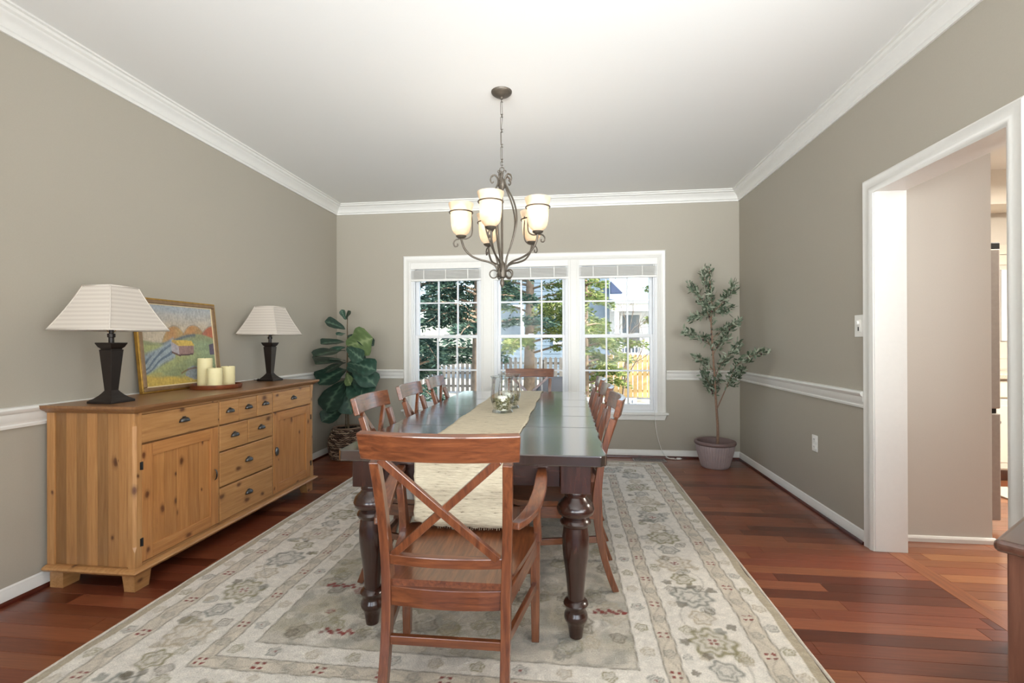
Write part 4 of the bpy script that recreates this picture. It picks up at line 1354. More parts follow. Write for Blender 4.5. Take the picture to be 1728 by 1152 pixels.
# ------------------------------------------------------------------ chandelier
def chandelier():
    X, Y = -.40, 2.92
    e = empty('chandelier', (X, Y, ZC))
    tag(e, 'bronze scrolled chandelier with five lit alabaster glass cups', 'chandelier')
    M_ = 'fixture_bronze'
    MB().lathe([(0, 0), (.064, 0), (.064, -.004), (.060, -.012), (.044, -.024), (.022, -.032), (.010, -.036), (.008, -.046), (0, -.046)][::-1], 32, caps=False).build('ceiling_canopy', M_, e, smooth=True)
    # chain: long links joined by small rings, with the wire threaded through
    z = -.046; k = 0
    while z > -.440:
        L = .020 if k % 2 == 0 else .082
        if z-L < -.455: L = z+.455
        ax = ((1, 0, 0), (0, 0, 1)) if k % 2 else ((0, 1, 0), (0, 0, 1))
        p = []
        hh = L/2-.006; rr = .0065
        c = Vector((0, 0, z-L/2))
        u = Vector(ax[0])
        for a in np.linspace(0, 2*PI, 17):
            p.append(c+u*(rr*math.cos(a))+Vector((0, 0, (hh if math.sin(a) >= 0 else -hh)+rr*math.sin(a))))
        MB().tube(p, .0019, 6, caps=False).build('chain_link', M_, e, smooth='full')
        z -= L-.005; k += 1
    MB().tube(catmull([(0, 0, -.046), (.004, .003, -.15), (-.003, -.003, -.26), (.003, 0, -.38), (0, 0, -.47)], 5), .0016, 6).build('chain_wire', M_, e, smooth='full')
    zo = lambda z_: z_-ZC
    # hook loop with two little scrolls
    mb = MB(); mb.tube(rings((0, 0, zo(2.262)), .013, .013, 0, 2*PI, 18), .003, 6)
    for s_ in (-1, 1):
        mb.tube(catmull([(s_*.004, 0, zo(2.215)), (s_*.008, 0, zo(2.235)), (s_*.013, 0, zo(2.25)), (s_*.020, 0, zo(2.257)), (s_*.025, 0, zo(2.250)), (s_*.022, 0, zo(2.243))], 5), .0028, 6)
    mb.build('hook', M_, e, smooth='full')
    MB().lathe([(.006, zo(2.245)), (.010, zo(2.225)), (.007, zo(2.213)), (.012, zo(2.205)), (.022, zo(2.195)), (.025, zo(2.175)), (.020, zo(2.150)), (.010, zo(2.138)), (.007, zo(2.13)), (.007, zo(1.70)), (.014, zo(1.69)), (.026, zo(1.67)), (.028, zo(1.635)), (.024, zo(1.60)), (.010, zo(1.592)), (.009, zo(1.585)), (.013, zo(1.575)), (.014, zo(1.56)), (.009, zo(1.545)), (.002, zo(1.535))], 20).build('centre_column', M_, e, smooth=True)
    A0 = math.radians(-97)
    for k in range(5):
        a = A0+k*2*PI/5
        d = Vector((math.cos(a), math.sin(a), 0)); up = Vector((0, 0, 1))
        P = lambda r_, z_: d*r_+up*zo(z_)
        # cage rib rising from the bottom hub to the top with a scroll
        rib = catmull([P(.024, 1.645), P(.035, 1.72), P(.068, 1.80), P(.100, 1.90), P(.104, 1.98), P(.082, 2.06), P(.046, 2.13), P(.024, 2.175), P(.026, 2.205), P(.042, 2.226), P(.062, 2.218), P(.070, 2.195), P(.060, 2.178), P(.050, 2.186)], 5)
        MB().tube(rib, [.0052]*int(len(rib)*.8)+[.0042]*(len(rib)-int(len(rib)*.8)), 8).build('cage_rib', M_, e, smooth='full')
        arm = catmull([P(.045, 1.588), P(.060, 1.582), P(.075, 1.598), P(.070, 1.628), P(.046, 1.640), P(.028, 1.618), P(.024, 1.60), P(.030, 1.592), P(.034, 1.60)][::-1][:0]+
                      [P(.026, 1.640), P(.044, 1.672), P(.080, 1.692), P(.135, 1.706), P(.190, 1.730), P(.228, 1.770), P(.243, 1.805), P(.250, 1.836)], 5)
        arm_o = MB().tube(arm, .0062, 8).build('arm', M_, e, smooth='full')
        # bottom curl at the hub
        MB().tube(rings(P(.052, 1.618), .026, .022, math.radians(150), math.radians(-190), 26, (d, up)), .0042, 6).build('hub_scroll', M_, arm_o, smooth='full')
        # curl beneath the cup and yoke that carries the glass ring
        tn = Vector((-d.y, d.x, 0))
        yo = catmull([P(.200, 1.98)+d*-.012, P(.182, 1.93), P(.186, 1.86), P(.215, 1.835), P(.250, 1.832), P(.282, 1.826), P(.296, 1.806), P(.288, 1.786), P(.272, 1.790), P(.273, 1.803)], 5)
        MB().tube(yo, .0042, 6).build('yoke_scroll', M_, arm_o, smooth='full')
        MB().tube(rings(P(.198, 1.995), .016, .014, -.6, PI*1.15, 14, (d, up)), .0036, 6).build('yoke_tip', M_, arm_o, smooth='full')
        cc = d*.25
        MB().tube(rings(cc+up*zo(1.992), .0705, .0705, 0, 2*PI, 33, ((1, 0, 0), (0, 1, 0))), .0042, 6, caps=False).build('cup_ring', M_, arm_o, smooth='full')
        MB().lathe([(.004, zo(1.832)), (.018, zo(1.836)), (.030, zo(1.844)), (.033, zo(1.851)), (.0, zo(1.852))][:], 24, tuple(cc), caps=False).build('cup_seat', M_, arm_o, smooth=True)
        out = [(.018, 1.854), (.032, 1.858), (.046, 1.870), (.055, 1.888), (.060, 1.91), (.0625, 1.94), (.0635, 1.97), (.0645, 1.995), (.066, 2.008), (.071, 2.024), (.076, 2.040), (.0765, 2.046)]
        inn = [(r_-.0035, z_+(.003 if z_ < 1.87 else 0)) for r_, z_ in out[::-1]]
        MB().lathe([(r_, zo(z_)) for r_, z_ in out+inn], 32, tuple(cc), caps=False).build('glass_cup', 'alabaster', e, smooth=True)
        bl = MB().lathe([(.0, zo(1.878)), (.010, zo(1.880)), (.012, zo(1.90)), (.022, zo(1.93)), (.024, zo(1.95)), (.016, zo(1.972)), (.0, zo(1.98))], 16, tuple(cc), caps=False).build('bulb', 'bulb_lit', e, smooth=True)
        l_ = lamp('chandelier_bulb_light', 'POINT', (X+cc.x, Y+cc.y, 1.975), .45, (1, .93, .84), radius=.02)
chandelier()

# ------------------------------------------------------------------ fiddle leaf fig in a woven basket
FX, FY = -2.300, 4.80
bk = empty('woven_basket', (FX, FY, 0))
tag(bk, 'round brown woven basket standing in the corner behind the sideboard', 'basket')
def bkr(z):
    t_ = z/.315
    return .135+.055*math.sin(PI*min(1, .12+t_*.86))**.9
MB().lathe([(0, .003), (.125, .003)]+[(bkr(z)-.008, z) for z in np.linspace(.003, .30, 10)]+[(bkr(.30)-.016, .30), (bkr(.2)-.02, .22), (0, .215)], 32, caps=False).build('inner_wall', 'soil', bk, smooth=True)
wv = MB(); rows = 15
for j in range(rows):
    z = .012+j*.0205; n = 30
    for i in range(n):
        a = 2*PI*(i+.5*(j % 2))/n; r_ = bkr(z)
        ln = .5*2*PI/n*1.35
        sgn = 1 if j % 2 else -1
        pts = []
        for q in range(5):
            t_ = q/4-.5; aa = a+2*ln*t_
            rr = r_+.006*math.cos(PI*t_)-.003
            pts.append((rr*math.cos(aa), rr*math.sin(aa), z+sgn*.012*t_*1.3))
        wv.tube(pts, [.003, .0062, .0072, .0062, .003], 5)
o = wv.build('weave', 'basket_weave', bk, smooth='full'); o['kind'] = 'stuff'
MB().tube(rings((0, 0, .317), bkr(.315)-.002, bkr(.315)-.002, 0, 2*PI, 49, ((1, 0, 0), (0, 1, 0))), .009, 8, caps=False).build('rim', 'basket_weave', bk, smooth='full')
fg = empty('fiddle_leaf_fig', (FX, FY, .217))
tag(fg, 'tall fiddle leaf fig with broad dark leaves in the woven basket', 'plant')
FO = Vector((FX, FY, .217))
stem = [(FX+.010, FY, .205), (FX+.006, FY, .45), (FX+.0, FY, .70), (FX-.004, FY+.006, .95), (FX+.002, FY+.004, 1.2), (FX+.0, FY, 1.36), (FX+.004, FY, 1.46)]
sp_ = catmull(stem, 5)
MB().tube([Vector(p)-FO for p in sp_], [.013-.009*k/(len(sp_)-1) for k in range(len(sp_))], 8).build('stem', 'ficus_bark', fg, smooth='full')
MB().tube([Vector((FX-.035, FY+.03, .205))-FO, Vector((FX-.030, FY+.025, .50))-FO, Vector((FX-.022, FY+.02, .80))-FO], [.007, .006, .004], 6).build('stem', 'ficus_bark', fg, smooth='full')
def leaf_mesh(name, mat, fold, droop, wav, seed):
    r = random.Random(seed); nu, nv = 9, 12; pts = []; vein = []
    for j in range(nv):
        t_ = j/(nv-1)
        w_ = .5*(.10+.55*math.sin(PI*min(1, t_*.62+.08))**1.2*(.55+.62*t_))*(1-max(0, (t_-.8)/.2)**2.4*.80) if t_ > .02 else .02
        w_ *= (1-.16*math.exp(-((t_-.38)/.13)**2))
        if t_ > .985: w_ = .03
        for i in range(nu):
            s_ = 2*i/(nu-1)-1
            z = fold*abs(s_)*w_-droop*t_*t_+wav*math.sin(t_*9+seed+s_*2)*abs(s_)**1.5*.5
            pts.append((s_*w_, t_, z))
            vv = 1.0 if abs(s_) < .01 else (.75 if (abs((t_*6-abs(s_)*1.1) % 1-.5) < .14) else .15)
            vein.append(vv)
    mb = MB().quad_grid(pts, nu, nv)
    me = mb.mesh(name, mat, normals=False, smooth='full')
    a = me.attributes.new('vein', 'FLOAT', 'POINT'); a.data.foreach_set('value', vein)
    return me
LM = {m_: [leaf_mesh('leaf', m_, f_, d_, w_, s_) for f_, d_, w_, s_ in ((.22, .25, .05, 1), (.12, .38, .07, 2), (.3, .15, .06, 3))] for m_ in ('ficus_dark', 'ficus_mid', 'ficus_lime')}
# base pixel height on the stem, tip pixel, depth offset of the tip, size, kind, roll
LV = [(541, 587, 527, -.03, .8, 'ficus_dark', 1.3), (541, 576, 526, -.05, .6, 'ficus_mid', -1.2), (556, 553, 541, -.06, .95, 'ficus_dark', .3), (563, 571, 562, -.10, .7, 'ficus_mid', 0),
      (566, 626, 571, -.05, .9, 'ficus_dark', 0), (583, 620, 574, -.16, 1.35, 'ficus_lime', .9), (585, 606, 602, -.18, .8, 'ficus_mid', .2), (585, 557, 590, -.12, .9, 'ficus_mid', -.2),
      (577, 545, 576, .03, .8, 'ficus_dark', .2), (592, 536, 590, -.02, .9, 'ficus_dark', 0), (609, 561, 601, -.17, .7, 'ficus_mid', -.3), (612, 537, 606, -.04, 1.1, 'ficus_dark', .2),
      (612, 628, 617, -.07, 1.1, 'ficus_mid', -.3), (618, 630, 633, -.11, 1.1, 'ficus_mid', .3), (622, 541, 640, -.15, 1.25, 'ficus_dark', .5), (628, 588, 645, -.17, .7, 'ficus_lime', .3),
      (632, 626, 650, -.08, 1.1, 'ficus_mid', -.4), (640, 616, 668, -.19, 1.15, 'ficus_mid', .3), (645, 588, 690, -.19, 1.1, 'ficus_mid', 0), (640, 546, 680, -.04, 1.2, 'ficus_dark', .3),
      (686, 546, 706, -.08, 1.0, 'ficus_dark', .2), (600, 618, 606, .12, 1.0, 'ficus_dark', 0), (622, 600, 640, .16, 1.0, 'ficus_dark', 0), (590, 600, 584, .15, .9, 'ficus_dark', 0), (650, 600, 676, .12, 1.0, 'ficus_dark', 0), (612, 550, 618, .12, 1.0, 'ficus_dark', 0)]
rl = random.Random(21)
for k, (by, tx, ty, dy, sz, mt, roll) in enumerate(LV):
    if tx < 556: dy = min(dy, -.12-.012*(556-tx))
    base = on_y(584.5, by, FY); base.y = FY
    tip = on_y(tx, ty, FY+dy)
    v = tip-base; L = max(v.length, .10)*1.02
    wdt = max(L, .17)*sz
    yax = v.normalized()
    face = {'ficus_lime': .95}.get(mt, .2+.7*rl.random())
    zax = Vector((0, 0, 1))*(1-face)+Vector((.12, -1, .1))*face
    zax = zax-yax*zax.dot(yax)
    zax = zax.normalized() if zax.length > .15 else Vector((.3, -1, .3)).normalized()
    xax = yax.cross(zax)
    M = Matrix((xax, yax, zax)).transposed().to_4x4() @ Matrix.Rotation(roll*.35, 4, 'Y')
    o = put('leaf', LM[mt][k % 3], fg)
    M.translation = base-FO+yax*.012
    o.matrix_local = M @ Matrix.Diagonal((wdt, L, wdt*.8, 1))

# ------------------------------------------------------------------ olive tree in a ribbed planter
OX, OY = 1.398, 4.80
pl = empty('planter', (OX, OY, 0))
tag(pl, 'mauve grey ribbed planter pot holding the olive tree', 'planter')
rib = lambda a, z: 1+.030*max(0, math.sin(a*44))*(1 if .02 < z < .215 else 0)
MB().lathe([(0, .0), (.118, 0), (.124, .006), (.128, .022), (.138, .06), (.152, .11), (.164, .16), (.172, .214), (.170, .220)], 352, caps=False, rad=rib).build('pot_wall', 'planter_mauve', pl, smooth='full')
MB().lathe([(.170, .218), (.184, .222), (.190, .232), (.189, .246), (.183, .254), (.172, .254), (.166, .246), (.160, .20), (.150, .12), (0, .118)], 64, caps=False).build('pot_rim', 'planter_rim', pl, smooth='full')
MB().lathe([(0, .185), (.08, .188), (.155, .18)], 32, caps=False).build('soil', 'soil', pl, smooth='full')
ol = empty('olive_tree', (OX, OY, .186))
tag(ol, 'slender artificial olive tree with grey green leaves in the corner', 'tree')
OO = Vector((OX, OY, .186))
br = {0: [(1211, 752), (1211, 720), (1209, 690), (1206, 640), (1203, 595), (1200, 545), (1201, 512), (1198, 475), (1197, 452)],
      1: [(1210, 690), (1222, 662), (1232, 640), (1242, 618), (1262, 604), (1287, 593)],
      2: [(1203, 590), (1190, 572), (1172, 566), (1157, 561)], 3: [(1201, 570), (1218, 560), (1230, 553), (1243, 546)],
      4: [(1200, 545), (1188, 515), (1176, 497), (1166, 482)], 5: [(1201, 530), (1218, 512), (1230, 497), (1239, 480)],
      6: [(1205, 625), (1190, 612), (1177, 602)], 7: [(1206, 640), (1216, 615), (1234, 596), (1246, 580)], 8: [(1200, 530), (1183, 533), (1170, 536)],
      9: [(1206, 650), (1196, 645), (1186, 628)], 10: [(1203, 600), (1214, 580), (1226, 570)], 11: [(1200, 505), (1190, 480), (1188, 462)], 12: [(1201, 520), (1215, 525), (1232, 520)],
      13: [(1208, 668), (1200, 655), (1194, 640)], 14: [(1225, 655), (1240, 640), (1250, 622)], 15: [(1201, 540), (1192, 520), (1200, 500)], 16: [(1204, 615), (1212, 640), (1206, 652)]}
lf = MB(); rr = random.Random(11); fruit = []
for k, pix in br.items():
    off = 0 if k == 0 else {1: -.48, 14: -.26, 7: -.18, 3: -.1, 5: -.1}.get(k, rr.uniform(-.14, .10))
    pts = []
    for i, (x, y) in enumerate(pix):
        Yk = OY+(off*i/(len(pix)-1)) + (0 if k else .01*math.sin(i))
        pts.append(on_y(x, y, Yk)-OO)
    if k: pts[0].y = .004
    pp = catmull(pts, 6)
    r0, r1 = (.0135, .003) if k == 0 else ((.0055, .0015) if len(pix) > 4 else (.004, .0012))
    MB().tube(pp, [r0+(r1-r0)*i/(len(pp)-1) for i in range(len(pp))], 7).build('trunk' if k == 0 else 'branch', 'olive_bark', ol, smooth='full')
    n = len(pp); i0 = int(n*.52) if k == 0 else int(n*(.28 if k != 1 else .35))
    for i in range(i0, n):
        for rep in range(8 if k else 5):
            c = pp[i]+Vector((rr.uniform(-.03, .03), rr.uniform(-.04, .04), rr.uniform(-.03, .03)))
            tg = (pp[min(i+1, n-1)]-pp[max(i-1, 0)]).normalized()
            d = (tg*.7+Vector((rr.gauss(0, .7), rr.gauss(0, .7), rr.gauss(.1, .6)))).normalized()
            L = rr.uniform(.036, .068); w_ = L*.16
            s_ = d.cross(Vector((rr.gauss(0, 1), rr.gauss(0, 1), rr.gauss(0, 1)))).normalized()*w_
            nn = d.cross(s_).normalized()*w_*.35
            b = len(lf.v)
            lf.v += [tuple(c), tuple(c+d*L*.35+s_+nn), tuple(c+d*L*.4), tuple(c+d*L*.35-s_+nn), tuple(c+d*L*.7+s_*.85+nn), tuple(c+d*L*.7-s_*.85+nn), tuple(c+d*L)]
            lf.f += [(b, b+1, b+2), (b, b+2, b+3), (b+1, b+4, b+2), (b+2, b+5, b+3), (b+2, b+4, b+6), (b+2, b+6, b+5)]
        if rr.random() < .10: fruit.append(pp[i]+Vector((rr.uniform(-.015, .015), -.01, -.018)))
o = lf.build('foliage', 'olive_leaf', ol, normals=False); o['kind'] = 'stuff'
fme = MB().lathe([(0, -.011), (.005, -.009), (.0078, 0), (.005, .009), (0, .011)], 10, caps=False).mesh('olive', 'olive_fruit', smooth='full')
for p in fruit: put('olive', fme, ol, p)

# ------------------------------------------------------------------ small things on walls and floor
def outlet():
    e = empty('wall_outlet', (XR, 3.63, .478)); tag(e, 'white duplex power outlet below the chair rail near the doorway', 'outlet')
    MB().box((-.006, -.036, -.058), (0, .036, .058)).build('cover_plate', 'plastic_white', e, bevel=.002)
    for z in (-.026, .026):
        f_ = MB().box((-.009, -.017, z-.014), (-.005, .017, z+.014)).build('receptacle', 'plastic_white', e, bevel=.003)
        for y in (-.006, .006): MB().box((-.0095, y-.001, z-.002), (-.0085, y+.001, z+.007)).build('slot', 'dark_slot', f_)
    MB().tube([(-.0075, 0, 0), (-.005, 0, 0)], .003, 8).build('screw', 'plastic_white', e)
outlet()
def switch():
    e = empty('light_switch', (XR, 3.098, 1.292)); tag(e, 'white light switch with slide dimmer beside the doorway casing', 'switch')
    MB().box((-.006, -.046, -.066), (0, .046, .066)).build('cover_plate', 'plastic_white', e, bevel=.002)
    MB().box((-.010, -.018, -.036), (-.005, .018, .036)).build('switch_body', 'plastic_white', e, bevel=.002)
    MB().tube([(-.024, 0, .018), (-.008, 0, .018)], .012, 16).build('dimmer_knob', 'plastic_white', e, bevel=.002)
    MB().box((-.012, -.004, -.030), (-.009, .004, -.006)).build('slide_slot', 'dark_slot', e)
switch()
def register():
    e = empty('floor_register', (.815, 5.0, 0)); tag(e, 'dark slotted floor vent set beneath the window', 'vent')
    MB().box((-.15, -.055, -.004), (.15, .055, -.002)).build('duct', 'dark_slot', e, loc=(0, 0, .004))
    fr_ = MB().box((-.165, -.07, 0), (.165, -.045, .005)).box((-.165, .045, 0), (.165, .07, .005)).box((-.165, -.045, 0), (-.145, .045, .005)).box((.145, -.045, 0), (.165, .045, .005))
    fr_.build('register_frame', 'walnut_top', e, bevel=.001)
    for k in range(20):
        x = -.138+k*.0145
        MB().box((x, -.045, .001), (x+.007, .045, .0045)).build('slat', 'walnut_top', e)
register()
c = empty('hanging_cable', (.89, YB-.02, 0)); tag(c, 'thin white cord hanging from the sill to the floor', 'cord')
MB().tube(catmull([(.0, -.028, .50), (.0, -.03, .44), (.0, -.028, .38), (.02, -.024, .24), (.06, -.022, .10), (.10, -.03, .03), (.15, -.045, .006), (.20, -.05, .005), (.25, -.03, .006)], 6), .0032, 6).build('cable', 'cord_white', c, smooth='full')
MB().tube(catmull([(.10, -.03, .012), (.15, -.06, .006), (.19, -.03, .006), (.14, -.035, .006), (.20, -.07, .006)], 5), .0025, 6).build('cable_loop', 'cord_white', c, smooth='full')
MB().box((.205, -.075, .004), (.245, -.055, .02)).box((.245, -.07, .008), (.258, -.06, .016)).build('plug', 'plastic_white', c, bevel=.003)

# walnut side table by the doorway, only its corner is in view
sd = empty('side_table', (1.245, 1.185, 0), math.radians(40))
tag(sd, 'brown wooden side table with rounded top edge standing before the doorway', 'side table')
ct = .205
MB().box((-ct, -ct, .722), (ct, ct, .75)).build('table_top', 'walnut_top', sd, bevel=.012, segs=4)
MB().box((-ct+.02, -ct+.02, .05), (ct-.02, ct-.02, .722)).build('body', 'walnut', sd, bevel=.003)
for a, b in ((-1, -1), (1, -1), (1, 1), (-1, 1)):
    MB().box((a*(ct-.03)-.02, b*(ct-.03)-.02, 0), (a*(ct-.03)+.02, b*(ct-.03)+.02, .05)).build('foot', 'walnut', sd)

# ------------------------------------------------------------------ kitchen seen through the doorway
fr = empty('refrigerator', (2.36, 3.86, 0)); tag(fr, 'tall stainless refrigerator standing behind the hall wall', 'refrigerator')
MB().box((-.36, -.45, .02), (.30, .45, 1.78)).build('cabinet', 'steel_side', fr, bevel=.004)
MB().box((.305, -.455, .765), (.385, .455, 1.79)).build('upper_door', 'steel', fr, bevel=.008)
MB().box((.305, -.455, .05), (.385, .455, .735)).build('freezer_drawer', 'steel', fr, bevel=.008)
MB().box((.20, -.455, 1.785), (.385, -.36, 1.83)).build('hinge_cover', 'black_plastic', fr, bevel=.006)
MB().box((.30, -.44, .735), (.37, .44, .765)).build('door_gap', 'black_plastic', fr)
MB().tube([(.42, -.40, .67), (.42, .40, .67)], .012, 10).box((.38, -.385, .66), (.42, -.365, .68)).box((.38, .365, .66), (.42, .385, .68)).build('drawer_handle', 'steel', fr, smooth=True)
MB().tube([(.42, .38, .85), (.42, .38, 1.5)], .012, 10).build('door_handle', 'steel', fr, smooth=True)
MB().box((-.34, -.43, 0), (.30, .43, .02)).build('feet', 'black_plastic', fr)
for k in range(4):
    x0 = 3.2+k*.6
    cb = empty('base_cabinet', (x0+.3, 4.82, 0))
    tag(cb, ['first', 'second', 'third', 'fourth'][k]+' cream base cabinet from the refrigerator under the kitchen counter', 'cabinet', 'kitchen base cabinets')
    MB().box((-.299, -.28, .1), (.299, .305, .875)).build('body', 'cabinet_cream', cb)
    MB().box((-.299, -.23, 0), (.299, .305, .1)).build('toe_kick', 'walnut', cb)
    for z0, z1, nm in ((.72, .86, 'drawer'), (.115, .705, 'door')):
        d = MB().box((-.285, -.30, z0), (.285, -.281, z1)).build(nm, 'cabinet_cream', cb, bevel=.004)
        MB().box((-.22, -.304, z0+.055), (.22, -.30, z1-.055)).build('raised_panel', 'cabinet_cream', d, bevel=.002) if nm == 'door' else None
        MB().lathe([(.012, 0), (.014, .006), (.006, .012), (.006, .02)], 12).build('knob', 'pewter', d, loc=(.0, -.302, (z0+z1)/2+(.2 if nm == 'door' else 0)), rot=(PI/2, 0, 0))
tag(MB().box((3.18, 4.50, .876), (5.60, 5.128, .915)).build('countertop', 'granite', bevel=.005), 'speckled stone countertop over the cream kitchen cabinets', 'countertop')
ts = empty('backsplash', (3.2, YB, .916)); tag(ts, 'pale tiled backsplash between counter and soffit', 'backsplash')
MB().box((0, -.006, 0), (2.38, -.001, .28)).build('grout_bed', 'hall_paint', ts)
ume = MB().box((-.047, -.010, -.047), (.047, -.005, .047)).mesh('tile', 'tile', bevel=.002)
for i in range(23):
    for j in range(12):
        x = .06+i*.1; z = .06+j*.1+.0
        X_ = 3.2+x
        if KW[0]-.06 < X_ < KW[1]+.06 and z+.916 > KW[2]-.06 and z+.916 < KW[3]+.06: continue
        if z+.916 > 2.36: continue
        put('tile', ume, ts, (x, 0, z))
tag(MB().box((3.3, 3.55, .0005), (4.9, 4.35, .012)).build('kitchen_mat', 'mat_cloth', bevel=.003), 'pale mat lying on the kitchen floor', 'mat')
kl = empty('ceiling_light', (3.9, 3.3, ZC)); tag(kl, 'flush round light on the kitchen ceiling', 'ceiling light')  # unseen fixture, put in to light the kitchen
MB().lathe([(0, 0), (.18, 0), (.18, -.03), (.17, -.035)][::-1], 32, caps=False).build('light_base', 'trim_white', kl, smooth=True)
MB().lathe([(0, -.10), (.08, -.09), (.14, -.06), (.165, -.034), (.165, -.03)], 32, caps=False).build('diffuser', 'kitchen_light', kl, smooth=True)
lamp('kitchen_ceiling_lamp', 'AREA', (3.9, 3.3, ZC-.13), 70, (1, .93, .82), (0, 0, 0), .8, .8)  # fill lamp added below the made-up fixture
lamp('hall_ceiling_lamp', 'AREA', (3.0, 1.2, ZC-.05), 12, (1, .98, .96), (0, 0, 0), .8, .8)  # added fill lamp without a fixture, brightens the hall wall

# ------------------------------------------------------------------ the garden outside
GZ = -.6
g = MB().box((-40, YB+.16, GZ-.2), (40, 60, GZ)).build('lawn', 'lawn')
struct(g, 'dry winter lawn behind the house', 'lawn')
struct(MB().box((-5.5, YB+.17, GZ), (4.5, 11.0, GZ+.08)).build('patio', 'patio'), 'pale paved patio just outside the window', 'patio')  # paving carried farther out so sunlight bounces into the room
def fence(name, x0, x1, y0, y1, h, sp, pw, mat, label):
    e = empty(name, ((x0+x1)/2, (y0+y1)/2, GZ)); tag(e, label, 'fence')
    L = math.hypot(x1-x0, y1-y0); e.rotation_euler = (0, 0, math.atan2(y1-y0, x1-x0))
    n = int(L/sp)
    me = MB().prism([(-pw/2, .05), (pw/2, .05), (pw/2, h-.05), (0, h), (-pw/2, h-.05)], 'y', -.012, .012).mesh('picket', mat)
    for k in range(n): put('picket', me, e, (-L/2+sp*(k+.5), -.03, 0))
    for z in (.25, h*.55, h-.22): MB().box((-L/2, -.015, z-.04), (L/2, .02, z+.04)).build('fence_rail', mat, e)
    for k in range(int(L/2.4)+1): MB().box((-L/2+k*2.4-.05, .02, 0), (-L/2+k*2.4+.05, .12, h-.1)).build('fence_post', mat, e)
    return e
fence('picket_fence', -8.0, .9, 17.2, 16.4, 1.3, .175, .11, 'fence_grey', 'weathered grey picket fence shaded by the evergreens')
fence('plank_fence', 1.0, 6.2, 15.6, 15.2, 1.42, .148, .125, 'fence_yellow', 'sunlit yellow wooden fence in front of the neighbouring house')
# neighbouring house
hs = empty('neighbour_house', (2.6, 24, GZ)); tag(hs, 'grey blue sided neighbouring house with a white porch', 'house')
HO = Vector((2.6, 24, GZ))
def hp(mb, name, mat, parent=hs, **k):
    mb.v = [tuple(Vector(v)-HO) for v in mb.v]
    return mb.build(name, mat, parent, **k)
mw = hp(MB().box((-4.2, 23, GZ), (1.95, 30, 6.0)), 'main_wall', 'siding')
clap = MB().prism([(22.985, 0), (22.96, 0), (22.985, .20)], 'x', -4.2-HO.x, 1.95-HO.x)
clap.v = [(x, y-HO.y, z) for x, y, z in clap.v]
cme = clap.mesh('clapboard', 'siding')
for k in range(32): put('clapboard', cme, mw, (0, 0, .05+k*.2))
hp(MB().prism([(-4.6, 6.0), (2.35, 6.0), (2.35, 6.15), (-1.1, 8.8), (-4.6, 6.15)], 'y', 22.6, 30.4), 'roof', 'roof_blue')
hp(MB().box((1.96, 23.6, GZ), (7.5, 30, 3.2)), 'porch_wall', 'siding_white')
hp(MB().prism([(21.8, 2.92), (21.8, 3.02), (27, 3.85), (27, 3.7)], 'x', 1.96, 7.8), 'porch_roof', 'roof_metal')
hp(MB().prism([(1.96, 3.45), (2.5, 3.45), (1.96, 4.0)], 'y', 22.4, 22.9), 'bay_roof', 'roof_blue')
for x in (2.2, 3.75, 5.4, 7.0):
    hp(MB().box((x-.1, 22.1, GZ+.6), (x+.1, 22.3, 2.6)), 'porch_column', 'porch_white')
hp(MB().box((1.96, 22.0, 2.6), (7.5, 22.35, 2.92)), 'porch_beam', 'porch_white')
hp(MB().box((1.95, 21.9, GZ), (7.5, 23.6, GZ+.6)), 'porch_floor', 'porch_white')
for z in (.35, .95): hp(MB().box((2.0, 22.17, z), (7.4, 22.23, z+.07)), 'porch_rail', 'porch_white')
bme = MB().box((-.02, -.02, 0), (.02, .02, .6)).mesh('baluster', 'porch_white')
for k in range(36): put('baluster', bme, hs, (2.1+k*.15-HO.x, 22.2-HO.y, .37-HO.z))
for x0, x1, z0, z1 in ((2.6, 3.4, .7, 2.5), (4.3, 5.1, .7, 2.5), (5.9, 6.7, .7, 2.5), (-.6, .4, 1.2, 2.9), (-3.2, -2.2, 1.2, 2.9)):
    yw = 23.58 if x0 > 2 else 22.95
    wn_ = hp(MB().box((x0-.1, yw-.06, z0-.1), (x1+.1, yw, z0)).box((x0-.1, yw-.06, z1), (x1+.1, yw, z1+.1)).box((x0-.1, yw-.06, z0), (x0, yw, z1)).box((x1, yw-.06, z0), (x1+.1, yw, z1)).box((x0, yw-.05, (z0+z1)/2-.03), (x1, yw, (z0+z1)/2+.03)), 'house_window', 'porch_white')
    hp(MB().box((x0, yw-.03, z0), (x1, yw-.01, z1)), 'house_pane', 'pane_dark', wn_)
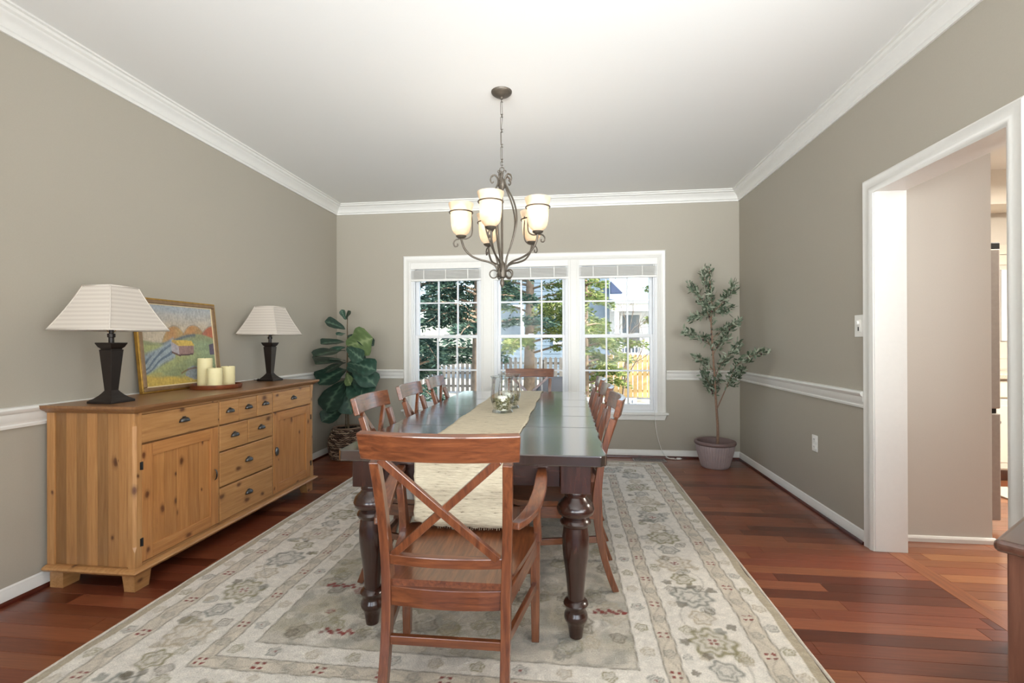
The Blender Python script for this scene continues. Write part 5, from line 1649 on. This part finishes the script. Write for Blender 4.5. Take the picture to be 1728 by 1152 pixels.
# evergreen trees
def evergreen(x, y, h, rad, z_low, mat, label, seed, n_br=60, lean=0, dens=1.0, tr=.16):
    r = random.Random(seed)
    e = empty('evergreen_tree', (x, y, GZ)); tag(e, label, 'tree', 'evergreens outside the window')
    tp_ = catmull([(0, 0, -.1), (lean*.1, 0, h*.3), (lean*.2, .05, h*.65), (lean*.25, 0, h)], 5)
    MB().tube(tp_, [tr*(1-k/(len(tp_)))+.012 for k in range(len(tp_))], 9).build('trunk', 'tree_bark', e, smooth='full')
    brn = MB(); fo = MB()
    for k in range(n_br):
        z = z_low+(h-z_low)*(k/n_br)**1.0
        R_ = rad*(1-.75*(z-z_low)/(h-z_low))*r.uniform(.65, 1.1)
        a = r.uniform(0, 2*PI)
        d = Vector((math.cos(a), math.sin(a), 0))
        base = Vector((lean*.2*z/h, 0, z)); droop = r.uniform(.02, .28)
        pts = [base+d*(R_*t_)+Vector((0, 0, .14*R_*math.sin(t_*2.2)-droop*R_*t_*t_)) for t_ in (0, .25, .5, .75, 1)]
        brn.tube(pts, [.032, .024, .017, .011, .004], 5)
        for q in range(int(46*dens*R_)):
            t_ = r.uniform(.18, 1); i = min(3, int(t_*4)); f_ = t_*4-i
            c = pts[i].lerp(pts[i+1], f_)
            sd_ = Vector((-d.y, d.x, 0))
            ln = r.uniform(.14, .34)*(1.2-.6*t_)
            for w_ in range(7):
                s_ = r.choice((-1, 1))
                c2 = c+sd_*s_*ln*r.random()+d*ln*.6*r.random()+Vector((0, 0, r.uniform(-.10, .06)))
                dd = (sd_*s_*r.uniform(.3, 1)+d*r.uniform(.2, .9)+Vector((0, 0, r.uniform(-.5, .3)))).normalized()
                L = r.uniform(.07, .15); nn = dd.orthogonal().normalized(); nn.rotate(Matrix.Rotation(r.uniform(0, 6.3), 3, dd))
                o_ = len(fo.v)
                fo.v += [tuple(c2), tuple(c2+dd*L*.5+nn*L*.16), tuple(c2+dd*L), tuple(c2+dd*L*.5-nn*L*.16)]
                fo.f.append((o_, o_+1, o_+2, o_+3))
    b_ = brn.build('branches', 'tree_bark', e, smooth='full', normals=False); b_['kind'] = 'stuff'
    f_ = fo.build('needles', mat, e, normals=False); f_['kind'] = 'stuff'
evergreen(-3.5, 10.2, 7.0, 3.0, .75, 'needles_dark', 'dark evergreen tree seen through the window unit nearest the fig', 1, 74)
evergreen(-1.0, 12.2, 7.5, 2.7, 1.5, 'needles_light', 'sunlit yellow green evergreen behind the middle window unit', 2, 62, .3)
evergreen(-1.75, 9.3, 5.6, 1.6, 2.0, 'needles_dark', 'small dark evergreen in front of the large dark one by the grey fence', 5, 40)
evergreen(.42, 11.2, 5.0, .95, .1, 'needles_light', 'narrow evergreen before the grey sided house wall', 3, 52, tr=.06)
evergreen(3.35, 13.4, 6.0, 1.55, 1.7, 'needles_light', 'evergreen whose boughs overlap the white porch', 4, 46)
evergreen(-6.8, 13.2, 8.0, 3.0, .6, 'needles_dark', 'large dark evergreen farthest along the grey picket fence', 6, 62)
# bare sapling
sp0 = empty('bare_sapling', (1.35, 12.0, GZ)); tag(sp0, 'leafless sapling in front of the yellow fence', 'tree')
r = random.Random(9)
def twig(mb, p, d, L, rad, depth):
    pts = [p]; q = Vector(p)
    for k in range(4):
        d = (d+Vector((r.gauss(0, .12), r.gauss(0, .12), r.gauss(.03, .08)))).normalized(); q = q+d*L/4; pts.append(q.copy())
    mb.tube(pts, [rad*(1-.5*k/4) for k in range(5)], 5)
    if depth:
        for k in range(4):
            dd = (d*.7+Vector((r.gauss(0, .6), r.gauss(0, .6), r.gauss(.2, .35)))).normalized()
            twig(mb, pts[r.choice((2, 3, 4))], dd, L*.62, rad*.5, depth-1)
mb = MB(); twig(mb, Vector((0, 0, -.05)), Vector((.03, 0, 1)), 1.5, .035, 4)
mb.build('stem_and_twigs', 'twig', sp0, normals=False)
# patio bench and covered grill
pb = empty('patio_bench', (.45, 7.2, GZ+.08)); tag(pb, 'white slatted bench on the patio outside the window', 'bench')
for x in (-.55, .55):
    for y in (-.22, .22): MB().box((x-.03, y-.03, 0), (x+.03, y+.03, .43 if y < 0 else .85)).build('leg', 'patio_furniture', pb)
    MB().box((x-.03, -.25, .60), (x+.03, .22, .64)).build('armrest', 'patio_furniture', pb)
for k in range(5): MB().box((-.55, -.24+k*.1, .43), (.55, -.16+k*.1, .455)).build('seat_slat', 'patio_furniture', pb)
for k in range(9): MB().box((-.46+k*.115-.02, .21, .47), (-.46+k*.115+.02, .235, .80)).build('back_slat', 'patio_furniture', pb)
MB().box((-.58, .20, .80), (.58, .25, .87)).build('back_rail', 'patio_furniture', pb)
gr = empty('covered_grill', (-.15, 8.9, GZ)); tag(gr, 'dark covered grill standing beyond the patio', 'grill')
MB().frustum([(.52, .30, .05), (.52, .30, .75), (.40, .28, .98), (.30, .2, 1.12), (.26, .15, 1.16)]).build('cover', 'cover_black', gr, bevel=.05, segs=3, smooth=True)
for x in (-.4, .4): MB().lathe([(.08, -.02), (.08, .02)], 16).build('wheel', 'black_plastic', gr, loc=(x, -.2, .08), rot=(PI/2, 0, 0))
